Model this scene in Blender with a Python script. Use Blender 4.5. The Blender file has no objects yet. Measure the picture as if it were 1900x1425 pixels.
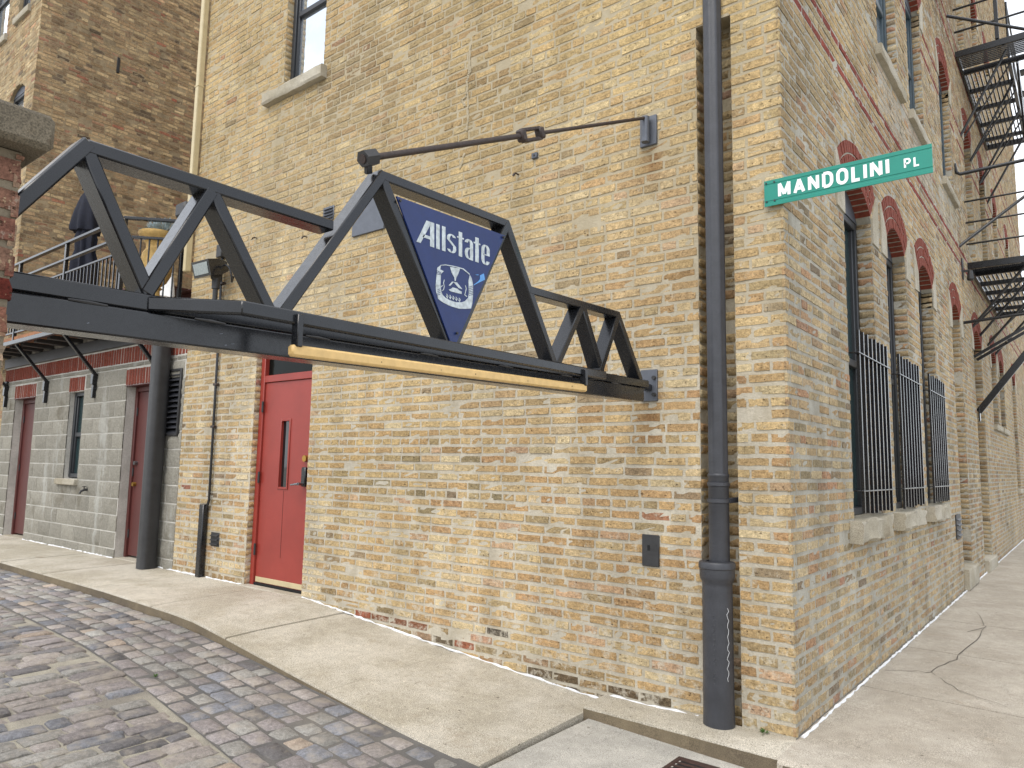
import bpy, bmesh, math, random
import numpy as np
from mathutils import Vector, Matrix
random.seed(7); rng = np.random.default_rng(11)
S = bpy.context.scene
COL = S.collection
rad = math.radians

# ------------------------------------------------------------------ camera
PW, PH, FPX = 1900., 1425., 1351.
VA = np.array([-760 - 950., 835 - 712.5, FPX]); VB = np.array([2030 - 950., 885 - 712.5, FPX])
ax = -VA / np.linalg.norm(VA); ay = VB / np.linalg.norm(VB)
ay = ay - ax * ax.dot(ay); ay /= np.linalg.norm(ay); az = np.cross(ax, ay)
RW = np.array([ax, ay, az])                       # camera (right, down, forward) -> world
_r = RW @ np.array([1462 - 950., 760 - 712.5, FPX]); _r /= math.hypot(_r[0], _r[1])
CAM = -_r * 4.3; CAM[2] = 1.40
cam = bpy.data.cameras.new('Camera'); camo = bpy.data.objects.new('Camera', cam); COL.objects.link(camo)
cam.sensor_width = 36; cam.lens = 36 * FPX / PW; cam.clip_start = 0.05; cam.clip_end = 2000
m = np.eye(4); m[:3, 0] = RW[:, 0]; m[:3, 1] = -RW[:, 1]; m[:3, 2] = -RW[:, 2]; m[:3, 3] = CAM
camo.matrix_world = Matrix(m.tolist())
S.camera = camo
S.render.resolution_x, S.render.resolution_y = 1024, 768

def ray(px, py): return RW @ np.array([px - 950., py - 712.5, FPX])
def onY(px, py, y=0.):
    r = ray(px, py); return CAM + r * (y - CAM[1]) / r[1]
def onX(px, py, x=0.):
    r = ray(px, py); return CAM + r * (x - CAM[0]) / r[0]
def onZ(px, py, z=0.):
    r = ray(px, py); return CAM + r * (z - CAM[2]) / r[2]
def project(P):
    v = (np.asarray(P, float) - CAM) @ RW
    z = np.maximum(v[..., 2], 1e-3)
    return 950 + FPX * v[..., 0] / z, 712.5 + FPX * v[..., 1] / z, v[..., 2]

# ------------------------------------------------------------------ sky, sun, exposure
SUN_EL, SUN_AZ = 54., 174.                         # bright hazy overcast; azimuth clockwise from +Y
world = bpy.data.worlds.new('World'); S.world = world; world.use_nodes = True
nt = world.node_tree; nt.nodes.clear()
wo = nt.nodes.new('ShaderNodeOutputWorld'); bg = nt.nodes.new('ShaderNodeBackground')
sky = nt.nodes.new('ShaderNodeTexSky'); sky.sky_type = 'NISHITA'; sky.sun_disc = False
sky.sun_elevation = rad(SUN_EL); sky.sun_rotation = rad(SUN_AZ); sky.air_density = 1.0; sky.dust_density = 2.0
tc = nt.nodes.new('ShaderNodeTexCoord'); mp = nt.nodes.new('ShaderNodeMapping'); mp.inputs['Scale'].default_value = (1, 1, 2.2)
cn = nt.nodes.new('ShaderNodeTexNoise'); cn.inputs['Scale'].default_value = 2.6; cn.inputs['Detail'].default_value = 8
cr = nt.nodes.new('ShaderNodeMapRange'); cr.inputs[1].default_value = .36; cr.inputs[2].default_value = .58
cr.inputs[3].default_value = .5; cr.inputs[4].default_value = .93
cl = nt.nodes.new('ShaderNodeMix'); cl.data_type = 'RGBA'; cl.inputs[7].default_value = (9.4, 9.7, 10.2, 1)
nt.links.new(tc.outputs['Generated'], mp.inputs[0]); nt.links.new(mp.outputs[0], cn.inputs['Vector'])
nt.links.new(cn.outputs[0], cr.inputs[0]); nt.links.new(cr.outputs[0], cl.inputs[0])
nt.links.new(sky.outputs[0], cl.inputs[6]); nt.links.new(cl.outputs[2], bg.inputs[0])
bg.inputs[1].default_value = 0.13
nt.links.new(bg.outputs[0], wo.inputs[0])
sl = bpy.data.lights.new('Sun', 'SUN'); sl.energy = 1.3; sl.angle = rad(35); sl.color = (1, .95, .88)
so = bpy.data.objects.new('Sun', sl); COL.objects.link(so)
_d = Vector((math.sin(rad(SUN_AZ)) * math.cos(rad(SUN_EL)), math.cos(rad(SUN_AZ)) * math.cos(rad(SUN_EL)), math.sin(rad(SUN_EL))))
so.rotation_euler = _d.to_track_quat('Z', 'Y').to_euler(); so.location = (0, -10, 20)
S.view_settings.view_transform = 'Standard'; S.view_settings.look = 'None'
S.view_settings.exposure = 0.56; S.view_settings.gamma = 1
S.view_settings.use_curve_mapping = False

# ------------------------------------------------------------------ materials
def srgb(r, g, b, k=1.0):
    f = lambda c: ((c / 255 + .055) / 1.055) ** 2.4 if c > 10 else c / 255 / 12.92
    return (f(r) * k, f(g) * k, f(b) * k, 1)
class NT:
    def __init__(s, name):
        s.m = bpy.data.materials.new(name); s.m.use_nodes = True; s.t = s.m.node_tree
        s.b = s.t.nodes['Principled BSDF']; s.pos = s.n('ShaderNodeNewGeometry').outputs['Position']
    def n(s, t): return s.t.nodes.new(t)
    def l(s, a, b): s.t.links.new(a, b)
    def noise(s, scale, detail=4, rough=.6, stretch=None, vec=None):
        q = s.n('ShaderNodeTexNoise'); q.inputs['Scale'].default_value = scale
        q.inputs['Detail'].default_value = detail; q.inputs['Roughness'].default_value = rough
        v = vec or s.pos
        if stretch:
            mm = s.n('ShaderNodeMapping'); mm.inputs['Scale'].default_value = stretch; s.l(v, mm.inputs[0]); v = mm.outputs[0]
        s.l(v, q.inputs['Vector']); return q.outputs[0]
    def rng(s, a, i0, i1, o0, o1, smooth=False):
        q = s.n('ShaderNodeMapRange'); q.interpolation_type = 'SMOOTHSTEP' if smooth else 'LINEAR'
        for k, v in zip((1, 2, 3, 4), (i0, i1, o0, o1)): q.inputs[k].default_value = v
        s.l(a, q.inputs[0]); return q.outputs[0]
    def math(s, op, a, b):
        q = s.n('ShaderNodeMath'); q.operation = op
        for i, v in enumerate((a, b)):
            if isinstance(v, (int, float)): q.inputs[i].default_value = v
            else: s.l(v, q.inputs[i])
        return q.outputs[0]
    def mix(s, fac, a, b, mode='MIX'):
        q = s.n('ShaderNodeMix'); q.data_type = 'RGBA'; q.blend_type = mode
        for i, v in ((0, fac), (6, a), (7, b)):
            if isinstance(v, (int, float, tuple)): q.inputs[i].default_value = v
            else: s.l(v, q.inputs[i])
        return q.outputs[2]
    def gray(s, a):
        q = s.n('ShaderNodeCombineColor')
        for i in range(3): s.l(a, q.inputs[i])
        return q.outputs[0]
    def bump(s, h, strength=.5, dist=.01, prev=None):
        q = s.n('ShaderNodeBump'); q.inputs['Strength'].default_value = strength; q.inputs['Distance'].default_value = dist
        s.l(h, q.inputs['Height'])
        if prev: s.l(prev, q.inputs['Normal'])
        return q.outputs[0]
    def done(s, color=None, rough=.8, normal=None, metal=0, spec=.5):
        if color is not None:
            if isinstance(color, tuple): s.b.inputs['Base Color'].default_value = color
            else: s.l(color, s.b.inputs['Base Color'])
        if isinstance(rough, (int, float)): s.b.inputs['Roughness'].default_value = rough
        else: s.l(rough, s.b.inputs['Roughness'])
        s.b.inputs['Metallic'].default_value = metal; s.b.inputs['Specular IOR Level'].default_value = spec
        if normal is not None: s.l(normal, s.b.inputs['Normal'])
        return s.m
M = {}
def simple(name, c, rough=.6, var=.25, scale=12, bump=.15, bscale=120, metal=0, spec=.5, dist=.003):
    t = NT(name); n1 = t.noise(scale, 5); n2 = t.noise(bscale, 4)
    col = t.mix(1., c, t.gray(t.rng(n1, .3, .7, 1 - var, 1 + var)), 'MULTIPLY')
    M[name] = t.done(col, t.rng(n2, .3, .7, max(rough - .08, .02), min(rough + .08, 1)), t.bump(n2, bump, dist), metal, spec); return M[name]
def brick_material(name, smear, mortar_c, pit=.55, rust=()):
    t = NT(name); at = t.n('ShaderNodeAttribute'); at.attribute_name = 'Col'
    c = at.outputs['Color']
    fine = t.noise(120, 5, .75); mid = t.noise(30, 6, .7, (1, 1, 1.6)); big = t.noise(1.1, 4)
    c = t.mix(1., c, t.gray(t.rng(mid, .28, .72, .58, 1.38)), 'MULTIPLY')
    c = t.mix(1., c, t.gray(t.rng(fine, .3, .7, .62, 1.34)), 'MULTIPLY')
    c = t.mix(1., c, t.gray(t.rng(big, .3, .7, .80, 1.12)), 'MULTIPLY')
    stk = t.noise(5, 5, .6, (1, 1, .12)); c = t.mix(1., c, t.gray(t.rng(stk, .35, .65, .84, 1.06)), 'MULTIPLY')
    pn = t.noise(46, 5, .7, (1, 1, 1.6)); pits = t.rng(pn, .615, .665, 0, 1)
    c = t.mix(t.math('MULTIPLY', pits, pit), c, srgb(66, 50, 36))
    lite = t.rng(t.noise(70, 5, .7), .60, .68, 0, .45); c = t.mix(lite, c, srgb(232, 214, 170, .85))
    sx = t.n('ShaderNodeSeparateXYZ'); t.l(t.pos, sx.inputs[0])
    sm = t.noise(11, 8, .74)
    if smear: sm = t.math('ADD', sm, t.rng(sx.outputs[2], .2, 1.5, .085, 0.))
    smask = t.math('MULTIPLY', t.rng(sm, .57, .70, 0, .8, True), t.rng(fine, .3, .6, .45, 1.))
    c = t.mix(smask, c, mortar_c)
    for (p, r) in rust:
        vd = t.n('ShaderNodeVectorMath'); vd.operation = 'DISTANCE'; mm = t.n('ShaderNodeMapping'); mm.inputs['Scale'].default_value = (1.6, 1, .75); t.l(t.pos, mm.inputs[0])
        t.l(mm.outputs[0], vd.inputs[0]); vd.inputs[1].default_value = (p[0] * 1.6, p[1], p[2] * .75)
        k = t.math('MULTIPLY', t.rng(vd.outputs['Value'], r, 0., 0, 1., True), t.rng(sm, .35, .6, .2, .8)); c = t.mix(k, c, srgb(120, 74, 40, .8))
    h = t.math('ADD', t.math('MULTIPLY', fine, .55), t.math('MULTIPLY', mid, 1.0))
    h = t.math('SUBTRACT', h, t.math('MULTIPLY', pits, 1.1))
    M[name] = t.done(c, .95, t.bump(h, .8, .009), 0, .2)
MORTAR_A = srgb(204, 196, 178, .90); MORTAR_B = srgb(190, 186, 173, .84); MORTAR_W = srgb(176, 158, 128, .98)
brick_material('brick_alley', True, MORTAR_A, .85, (((-.82, 0, 3.40), .22), ((-.84, 0, 1.72), .26))); brick_material('brick_street', True, MORTAR_B, .75); brick_material('brick_wing', False, MORTAR_W, .65)
def mortar(name, c, patch):
    t = NT(name); a = t.noise(60, 6, .7); b = t.noise(6, 5); g = t.noise(1.1, 4)
    col = t.mix(1., c, t.gray(t.rng(a, .3, .7, .78, 1.12)), 'MULTIPLY')
    col = t.mix(t.rng(b, .45, .65, 0, .6), col, patch)
    col = t.mix(1., col, t.gray(t.rng(g, .3, .7, .82, 1.10)), 'MULTIPLY')
    stk = t.noise(5, 5, .6, (1, 1, .12)); col = t.mix(1., col, t.gray(t.rng(stk, .35, .65, .84, 1.06)), 'MULTIPLY')
    if name == 'mortar_alley':
        sx = t.n('ShaderNodeSeparateXYZ'); t.l(t.pos, sx.inputs[0]); col = t.mix(t.rng(sx.outputs[2], 1.6, 3.2, 0, .6), col, srgb(178, 162, 128, .8))
    M[name] = t.done(col, .95, t.bump(t.math('ADD', a, b), .7, .01), 0, .2)
mortar('mortar_alley', MORTAR_A, srgb(182, 170, 146, .82)); mortar('mortar_street', MORTAR_B, srgb(164, 157, 140, .8)); mortar('mortar_wing', MORTAR_W, srgb(140, 124, 100, .8)); mortar('mortar_block', srgb(212, 209, 200, .9), srgb(190, 186, 176, .86)); mortar('mortar_pillar', srgb(150, 138, 118, .75), srgb(124, 112, 96, .7))
def block_material():
    t = NT('split_face_block'); at = t.n('ShaderNodeAttribute'); at.attribute_name = 'Col'
    a = t.noise(38, 7, .75); b = t.noise(140, 4); g = t.noise(.9, 5)
    c = t.mix(1., at.outputs['Color'], t.gray(t.rng(a, .3, .7, .72, 1.2)), 'MULTIPLY')
    c = t.mix(1., c, t.gray(t.rng(b, .3, .7, .8, 1.15)), 'MULTIPLY')
    st = t.noise(2.6, 5, .6, (1, 1, .16)); c = t.mix(t.rng(st, .57, .68, 0, .6, True), c, srgb(205, 205, 198, .8))
    dk = t.noise(1.7, 5, .6); c = t.mix(t.rng(dk, .56, .72, 0, .55, True), c, srgb(100, 90, 68, .8))
    M['block'] = t.done(c, .95, t.bump(t.math('ADD', a, t.math('MULTIPLY', b, .4)), .9, .02), 0, .2)
block_material()
def sett_material():
    t = NT('granite_sett'); at = t.n('ShaderNodeAttribute'); at.attribute_name = 'Col'
    a = t.noise(45, 6, .7); b = t.noise(220, 3); g = t.noise(1.3, 4)
    c = t.mix(1., at.outputs['Color'], t.gray(t.rng(a, .3, .7, .56, 1.4)), 'MULTIPLY')
    c = t.mix(1., c, t.gray(t.rng(b, .3, .7, .7, 1.3)), 'MULTIPLY')
    d = t.noise(7, 6, .65); c = t.mix(t.rng(d, .46, .7, 0, .75, True), c, srgb(178, 168, 154, .85)); c = t.mix(1., c, t.gray(t.rng(g, .3, .7, .82, 1.12)), 'MULTIPLY')
    M['sett'] = t.done(c, t.rng(a, .3, .7, .5, .8), t.bump(t.math('ADD', a, t.math('MULTIPLY', b, .5)), .9, .010), 0, .35)
sett_material()
def concrete(name, c, warm, speck=.5):
    t = NT(name); a = t.noise(260, 3, .6); b = t.noise(1.6, 7, .62); d = t.noise(14, 6)
    col = t.mix(t.rng(b, .36, .66, 0, 1, True), c, warm)
    col = t.mix(1., col, t.gray(t.rng(a, .32, .68, 1 - speck * .5, 1 + speck * .4)), 'MULTIPLY')
    col = t.mix(1., col, t.gray(t.rng(d, .3, .7, .88, 1.08)), 'MULTIPLY')
    spots = t.rng(t.noise(30, 2), .715, .735, 0, .8); col = t.mix(spots, col, srgb(90, 80, 66))
    st = t.rng(t.noise(2.3, 7, .68), .57, .74, 0, .35, True); col = t.mix(st, col, srgb(128, 108, 78))
    M[name] = t.done(col, .9, t.bump(t.math('ADD', a, t.math('MULTIPLY', d, .8)), .55, .004), 0, .3)
concrete('pavement', srgb(184, 175, 156, .84), srgb(204, 196, 180, .88), 1.5)
concrete('street_pavement', srgb(176, 166, 150, .82), srgb(192, 183, 168, .84), 1.2)
concrete('apron', srgb(180, 176, 166, .82), srgb(198, 193, 182, .84), 1.1)
concrete('sett_bed', srgb(176, 170, 154, .78), srgb(146, 140, 130, .75), .8)
concrete('kerb_mortar', srgb(108, 106, 104, .75), srgb(126, 122, 116, .75), .6)
concrete('kerb_shade_concrete', srgb(142, 128, 104, .72), srgb(122, 110, 92, .7), .9)  # darker concrete for kerb fronts; shade of the raised kerb put into the colour
concrete('limestone', srgb(198, 191, 174, .8), srgb(180, 171, 150, .78), .9)
concrete('cap_concrete', srgb(132, 122, 104, .7), srgb(110, 102, 88, .7), 1.0)
concrete('sealant', (.8, .81, .82, 1), (.72, .73, .74, 1), .15)
concrete('terrace_floor', srgb(150, 140, 125, .8), srgb(140, 130, 118, .8))
simple('steel', (.011, .012, .0145, 1), .26, .25, 6, .02, 60, spec=.3); M['steel'].node_tree.nodes['Principled BSDF'].inputs['Coat Weight'].default_value = .45; M['steel'].node_tree.nodes['Principled BSDF'].inputs['Coat Roughness'].default_value = .16
simple('steel_dull', (.026, .026, .027, 1), .5, .25, 9, .3, 90)
simple('rust_rod', (.035, .022, .018, 1), .55, .4, 40, .4, 200)
simple('cast_iron', (.036, .038, .045, 1), .38, .2, 10, .5, 130, dist=.004)
simple('zinc_plate', srgb(92, 96, 104), .45, .12, 14, .1, 120, .3)
simple('zinc_dark', srgb(78, 82, 90), .5, .1, 14, .08, 120, .2)
simple('yellow_paint', srgb(222, 186, 122, .88), .5, .12, 30, .15, 160)
simple('red_door', srgb(170, 64, 53, .66), .45, .12, 3, .05, 200)
simple('maroon_door', srgb(96, 48, 44, .8), .5, .1, 5, .06, 180)
simple('red_brick', srgb(138, 70, 54, .72), .85, .3, 30, .6, 90, dist=.006, spec=.25)
simple('sign_blue', srgb(22, 46, 104, .8), .4, .1, 20, .06, 150)
simple('sign_white', srgb(204, 214, 218, .8), .5, .28, 45, .05, 150)
simple('sign_light_blue', srgb(100, 165, 230, .85), .5, .1, 30, .05, 150)
simple('sign_green', srgb(10, 138, 120, .82), .42, .05, 12, .04, 150)
simple('sign_letter', (.82, .84, .84, 1), .45, .03, 20, .03, 150)
simple('window_frame', (.028, .031, .035, 1), .45, .15, 10, .1, 100)
simple('window_frame_teal', srgb(74, 92, 102, .6), .42, .15, 10, .1, 100)
simple('navy_fabric', (.006, .008, .018, 1), .9, .35, 25, .4, 400)
simple('wood_deck', srgb(160, 104, 62, .75), .7, .35, 18, .4, 90)
simple('table_wood', srgb(88, 44, 36, .7), .6, .3, 18, .3, 90)
simple('ochre_terracotta', srgb(212, 176, 108, .85), .7, .2, 22, .3, 80)
simple('white_cloth', (.75, .75, .74, 1), .9, .06, 20, .2, 200)
simple('silver_leaf', srgb(176, 190, 192, .85), .7, .2, 60, .1, 100)
simple('green_leaf', (.06, .13, .02, 1), .6, .3, 60, .1, 100)
simple('beige_metal', srgb(206, 190, 150, .82), .5, .08, 10, .08, 90)
simple('gray_stone', srgb(150, 148, 142, .8), .9, .4, 22, .8, 60, dist=.01)
simple('lamp_lens', srgb(170, 180, 180, .7), .18, .2, 60, .5, 90)
simple('brass', srgb(190, 150, 70, .8), .35, .1, 20, .05, 90, .8)
simple('nickel', srgb(150, 152, 156, .8), .28, .08, 20, .05, 90, .9)
simple('black_gap', (.006, .006, .006, 1), .9, .1, 10, .1, 60)
simple('rusty_grate', srgb(74, 50, 40, .6), .8, .4, 40, .6, 120)
simple('bark', (.05, .035, .025, 1), .9, .3, 30, .5, 90)
simple('chalk', (.6, .61, .62, 1), .9, .1, 30, .1, 90)
simple('soil', (.05, .04, .03, 1), .95, .3, 30, .8, 60)
def glass(name, c, rough=.04):
    t = NT(name); n = t.noise(1.8, 3); M[name] = t.done(c, rough, t.bump(n, .12, .02), 0, .9)
glass('glass_dark', (.006, .009, .010, 1)); glass('glass_black', (.004, .006, .005, 1), .12); M['glass_black'].node_tree.nodes['Principled BSDF'].inputs['Specular IOR Level'].default_value = .12; glass('glass_teal', (.02, .04, .042, 1), .06); glass('glass_sky', (.72, .78, .84, 1), .03); M['glass_sky'].node_tree.nodes['Principled BSDF'].inputs['Metallic'].default_value = .85

# ------------------------------------------------------------------ mesh helpers
ORG = {}
def put(name, v, f, mat, parent=None, cols=None, smooth=True, angle=38, at=None):
    v = np.asarray(v, float).reshape(-1, 3)
    o_ = np.asarray(at, float) if at is not None else np.array([(v[:, 0].min() + v[:, 0].max()) / 2, (v[:, 1].min() + v[:, 1].max()) / 2, v[:, 2].min()])
    me = bpy.data.meshes.new(name); me.from_pydata((v - o_).tolist(), [], f if isinstance(f, list) else f.tolist())
    if cols is not None:
        ca = me.color_attributes.new('Col', 'FLOAT_COLOR', 'POINT'); ca.data.foreach_set('color', np.asarray(cols, np.float32).ravel())
    me.materials.append(M[mat] if isinstance(mat, str) else mat)
    if smooth:
        me.shade_smooth()
        if angle: me.set_sharp_from_angle(angle=rad(angle))
    o = bpy.data.objects.new(name, me); COL.objects.link(o)
    if parent is not None: o.parent = parent; o.location = (o_ - ORG[parent.name]).tolist()
    else: o.location = o_.tolist()
    ORG[o.name] = o_
    return o
def empty(name, loc, label=None, cat=None, group=None, kind=None):
    o = bpy.data.objects.new(name, None); COL.objects.link(o); o.location = loc; o.empty_display_size = .1
    ORG[o.name] = np.array(loc, float); return tag(o, label, cat, group, kind)
def tag(o, label=None, cat=None, group=None, kind=None):
    for k, v in (('label', label), ('category', cat), ('group', group), ('kind', kind)):
        if v: o[k] = v
    return o
def unit(a): a = np.asarray(a, float); return a / np.linalg.norm(a)
class MB:
    def __init__(s): s.v = []; s.f = []
    def add(s, v, f):
        k = len(s.v); s.v += [tuple(map(float, p)) for p in v]; s.f += [tuple(k + i for i in q) for q in f]; return s
    def obox(s, c, A, h, ch=0.):
        c = np.asarray(c, float); A = [np.asarray(a, float) for a in A]; ch = min(ch, .49 * min(h) * 2)
        if ch <= 0:
            P = [c + A[0] * i * h[0] + A[1] * j * h[1] + A[2] * k * h[2] for i in (-1, 1) for j in (-1, 1) for k in (-1, 1)]
            F = [(0, 1, 3, 2), (4, 6, 7, 5), (0, 4, 5, 1), (2, 3, 7, 6), (0, 2, 6, 4), (1, 5, 7, 3)]
        else:
            P = []; I = {}
            for i in (-1, 1):
                for j in (-1, 1):
                    for k in (-1, 1):
                        for a in range(3):
                            e = [h[q] - (0 if q == a else ch) for q in range(3)]
                            I[i, j, k, a] = len(P); P.append(c + A[0] * i * e[0] + A[1] * j * e[1] + A[2] * k * e[2])
            F = []
            for a in range(3):
                b, d = [q for q in range(3) if q != a]
                for sg in (-1, 1):
                    q = []
                    for x, y in ((-1, -1), (1, -1), (1, 1), (-1, 1)):
                        t = [0, 0, 0]; t[a] = sg; t[b] = x; t[d] = y; q.append(I[t[0], t[1], t[2], a])
                    F.append(tuple(q))
                for x in (-1, 1):
                    for y in (-1, 1):
                        t0 = [0, 0, 0]; t0[b] = x; t0[d] = y; t1 = list(t0); t0[a] = -1; t1[a] = 1
                        F.append((I[(*t0, b)], I[(*t1, b)], I[(*t1, d)], I[(*t0, d)]))
            for i in (-1, 1):
                for j in (-1, 1):
                    for k in (-1, 1): F.append((I[i, j, k, 0], I[i, j, k, 1], I[i, j, k, 2]))
        G = []
        for q in F:
            p = [P[i] for i in q]; n = np.cross(p[1] - p[0], p[2] - p[0])
            G.append(q if n.dot(sum(p) / len(p) - c) > 0 else q[::-1])
        return s.add(P, G)
    def box(s, x0, x1, y0, y1, z0, z1, ch=0.):
        return s.obox(((x0 + x1) / 2, (y0 + y1) / 2, (z0 + z1) / 2), np.eye(3), (abs(x1 - x0) / 2, abs(y1 - y0) / 2, abs(z1 - z0) / 2), ch)
    def beam(s, p, q, w, h, up=(0, 0, 1), ch=0., ext=0.):
        p = np.asarray(p, float); q = np.asarray(q, float); d = unit(q - p); sd = np.cross(d, up); sd = unit(sd); u = np.cross(sd, d)
        return s.obox((p + q) / 2, (d, sd, u), (np.linalg.norm(q - p) / 2 + ext, w / 2, h / 2), ch)
    def tube(s, pts, r, n=10, cap=True):
        P = [np.asarray(p, float) for p in pts]; R = r if hasattr(r, '__len__') else [r] * len(P); rings = []
        t0 = unit(P[1] - P[0]); a = np.cross(t0, (0, 0, 1))
        if np.linalg.norm(a) < .05: a = np.cross(t0, (1, 0, 0))
        a = unit(a); k = len(s.v)
        for i, p in enumerate(P):
            t = unit((P[min(i + 1, len(P) - 1)] - P[max(i - 1, 0)])); a = unit(a - t * a.dot(t)); b = np.cross(t, a)
            for j in range(n):
                g = 2 * math.pi * j / n; s.v.append(tuple(p + R[i] * (a * math.cos(g) + b * math.sin(g))))
        for i in range(len(P) - 1):
            for j in range(n):
                s.f.append((k + i * n + j, k + i * n + (j + 1) % n, k + (i + 1) * n + (j + 1) % n, k + (i + 1) * n + j))
        if cap: s.f += [tuple(k + j for j in range(n))[::-1], tuple(k + (len(P) - 1) * n + j for j in range(n))]
        return s
    def lathe(s, c, prof, n=24, squash=None):
        k = len(s.v)
        for r, z in prof:
            for j in range(n):
                g = 2 * math.pi * j / n; rr = r * (squash(g, z) if squash else 1)
                s.v.append((c[0] + rr * math.cos(g), c[1] + rr * math.sin(g), c[2] + z))
        for i in range(len(prof) - 1):
            for j in range(n): s.f.append((k + i * n + j, k + i * n + (j + 1) % n, k + (i + 1) * n + (j + 1) % n, k + (i + 1) * n + j))
        s.f += [tuple(k + j for j in range(n))[::-1], tuple(k + (len(prof) - 1) * n + j for j in range(n))]
        return s
    def prism(s, poly, d):                         # closed planar outline extruded by the vector d
        n = len(poly); P = [np.asarray(p, float) for p in poly]; d = np.asarray(d, float)
        nn = sum(np.cross(P[i] - P[0], P[(i + 1) % n] - P[0]) for i in range(1, n - 1))
        if nn.dot(d) < 0: P = P[::-1]
        k = len(s.v); s.v += [tuple(p) for p in P] + [tuple(p + d) for p in P]
        s.f += [tuple(k + i for i in range(n))[::-1], tuple(k + n + i for i in range(n))]
        s.f += [(k + i, k + (i + 1) % n, k + n + (i + 1) % n, k + n + i) for i in range(n)]
        return s
    def quad(s, a, b, c, d): return s.add((a, b, c, d), [(0, 1, 2, 3)])
    def build(s, name, mat, parent=None, smooth=True, angle=38, cols=None):
        return put(name, s.v, s.f, mat, parent, cols, smooth, angle)

# ------------------------------------------------------------------ brickwork
class Frame:
    def __init__(s, O, U, N): s.O = np.array(O, float); s.U = np.array(U, float); s.N = np.array(N, float); s.V = np.array((0, 0, 1.))
    def at(s, u, v, d=0.):
        u = np.asarray(u, float)[..., None]; v = np.asarray(v, float)[..., None]; d = np.asarray(d, float)[..., None] if np.ndim(d) else d
        return s.O + u * s.U + v * s.V + d * s.N
COURSE = .0675
def arch_geo(w, rise): R = (w * w / 4 + rise * rise) / (2 * rise); return R
def row_gaps(ops, v):
    g = []
    for o in ops:
        top = o['v1']
        if o['v0'] < v < top: g.append((o['u0'], o['u1']))
        elif o.get('rise') and v >= top:
            w = o['u1'] - o['u0']; R = arch_geo(w, o['rise']); zc = top + o['rise'] - R; Re = R + o.get('ring', .3)
            if v - zc < Re:
                hw = math.sqrt(Re * Re - (v - zc) ** 2); ca = math.tan(o.get('half', 44.) * math.pi / 180) * (v - zc)
                hw = min(hw, max(ca, 0)); uc = (o['u0'] + o['u1']) / 2; g.append((uc - hw, uc + hw))
    return g
def lay(u0, u1, v0, v1, ops, phase=0., period=6, hdr_at=1.156, bl=.200, joint=.0135, bed=None):
    out = []; k0 = int(math.floor((v0 - hdr_at) / COURSE)); k1 = int(math.ceil((v1 - hdr_at) / COURSE))
    for k in range(k0, k1):
        a = hdr_at + k * COURSE; b = a + COURSE - (joint if bed is None else bed(a))
        if b < v0 + .015 or a > v1: continue
        a = max(a, v0); b = min(b, v1); vm = (a + b) / 2
        gaps = sorted(row_gaps(ops, vm)); segs = []; x = u0
        for g in gaps:
            if g[0] > x: segs.append((x, min(g[0], u1)))
            x = max(x, g[1])
        if x < u1: segs.append((x, u1))
        hdr = (k % period == 0)
        for (p, q) in segs:
            if q - p < .03: continue
            off = random.random() * .05 + (.1 if k % 2 else 0.); x = p - off if not hdr else p - random.random() * .04
            while x < q:
                L = (.098 if hdr else bl) * random.uniform(.94, 1.05)
                if not hdr and random.random() < .07: L *= random.uniform(.45, .6)
                s0 = max(x, p); s1 = min(x + L, q)
                if s1 - s0 > .028: out.append((s0, s1, a + random.uniform(-.002, .002), b + random.uniform(-.002, .002)))
                x += L + joint + random.uniform(-.003, .004)
    return np.array(out)
def brick_geo(F, R, col, proud=.0045, rough=1.):
    n = len(R); r = lambda sc, *sh: rng.uniform(-sc, sc, sh)
    u0, u1, v0, v1 = R.T; e = np.minimum(.0022, (u1 - u0) * .1)
    us = np.stack([u0 + e, u0 + (u1 - u0) * .34, u0 + (u1 - u0) * .66, u1 - e], 1); vs = np.stack([v0 + e, (v0 + v1) / 2, v1 - e], 1)
    fu = np.repeat(us[:, None, :], 3, 1) + r(.0028 * rough, n, 3, 4); fv = np.repeat(vs[:, :, None], 4, 2) + r(.0024 * rough, n, 3, 4)
    pr = proud * .7 + rng.normal(0, .0014 * rough, n)
    fd = pr[:, None, None] + r(.0009 * rough, n, 3, 4)
    worn = rng.random((n, 3, 4)) < .06 * rough; fd = np.where(worn, fd - .006, fd)
    fu = fu.reshape(n, 12); fv = fv.reshape(n, 12); fd = fd.reshape(n, 12)
    per = [0, 1, 2, 3, 7, 11, 10, 9, 8, 4]
    cu = (u0 + u1)[:, None] / 2; cv = (v0 + v1)[:, None] / 2
    bu = fu[:, per] + np.sign(fu[:, per] - cu) * .0018; bv = fv[:, per] + np.sign(fv[:, per] - cv) * .0016; bd = np.full_like(bu, -.012)
    P = F.at(np.concatenate([fu, bu], 1), np.concatenate([fv, bv], 1), np.concatenate([fd, bd], 1))   # n,22,3
    q = []
    for j in range(2):
        for i in range(3): q.append((j * 4 + i, j * 4 + i + 1, j * 4 + i + 5, j * 4 + i + 4))
    for i in range(10): q.append((per[(i + 1) % 10], per[i], 12 + i, 12 + (i + 1) % 10))
    q = np.array(q)
    p = P[0][q[0]]
    if np.dot(np.cross(p[1] - p[0], p[2] - p[0]), F.N) < 0: q = q[:, ::-1]
    C = np.repeat(np.concatenate([col, np.ones((n, 1))], 1)[:, None, :], 22, 1)
    return P, q, C
def join_bricks(name, P, q, C, mat, parent, keep=None):
    if keep is not None: P = P[keep]; C = C[keep]
    n, k = P.shape[:2]
    if n == 0: return None
    f = (q[None] + (np.arange(n) * k)[:, None, None]).reshape(-1, 4)
    o = put(name, P.reshape(-1, 3), f, mat, parent, C.reshape(-1, 4), True, 34); tag(o, kind='stuff'); return o
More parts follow.
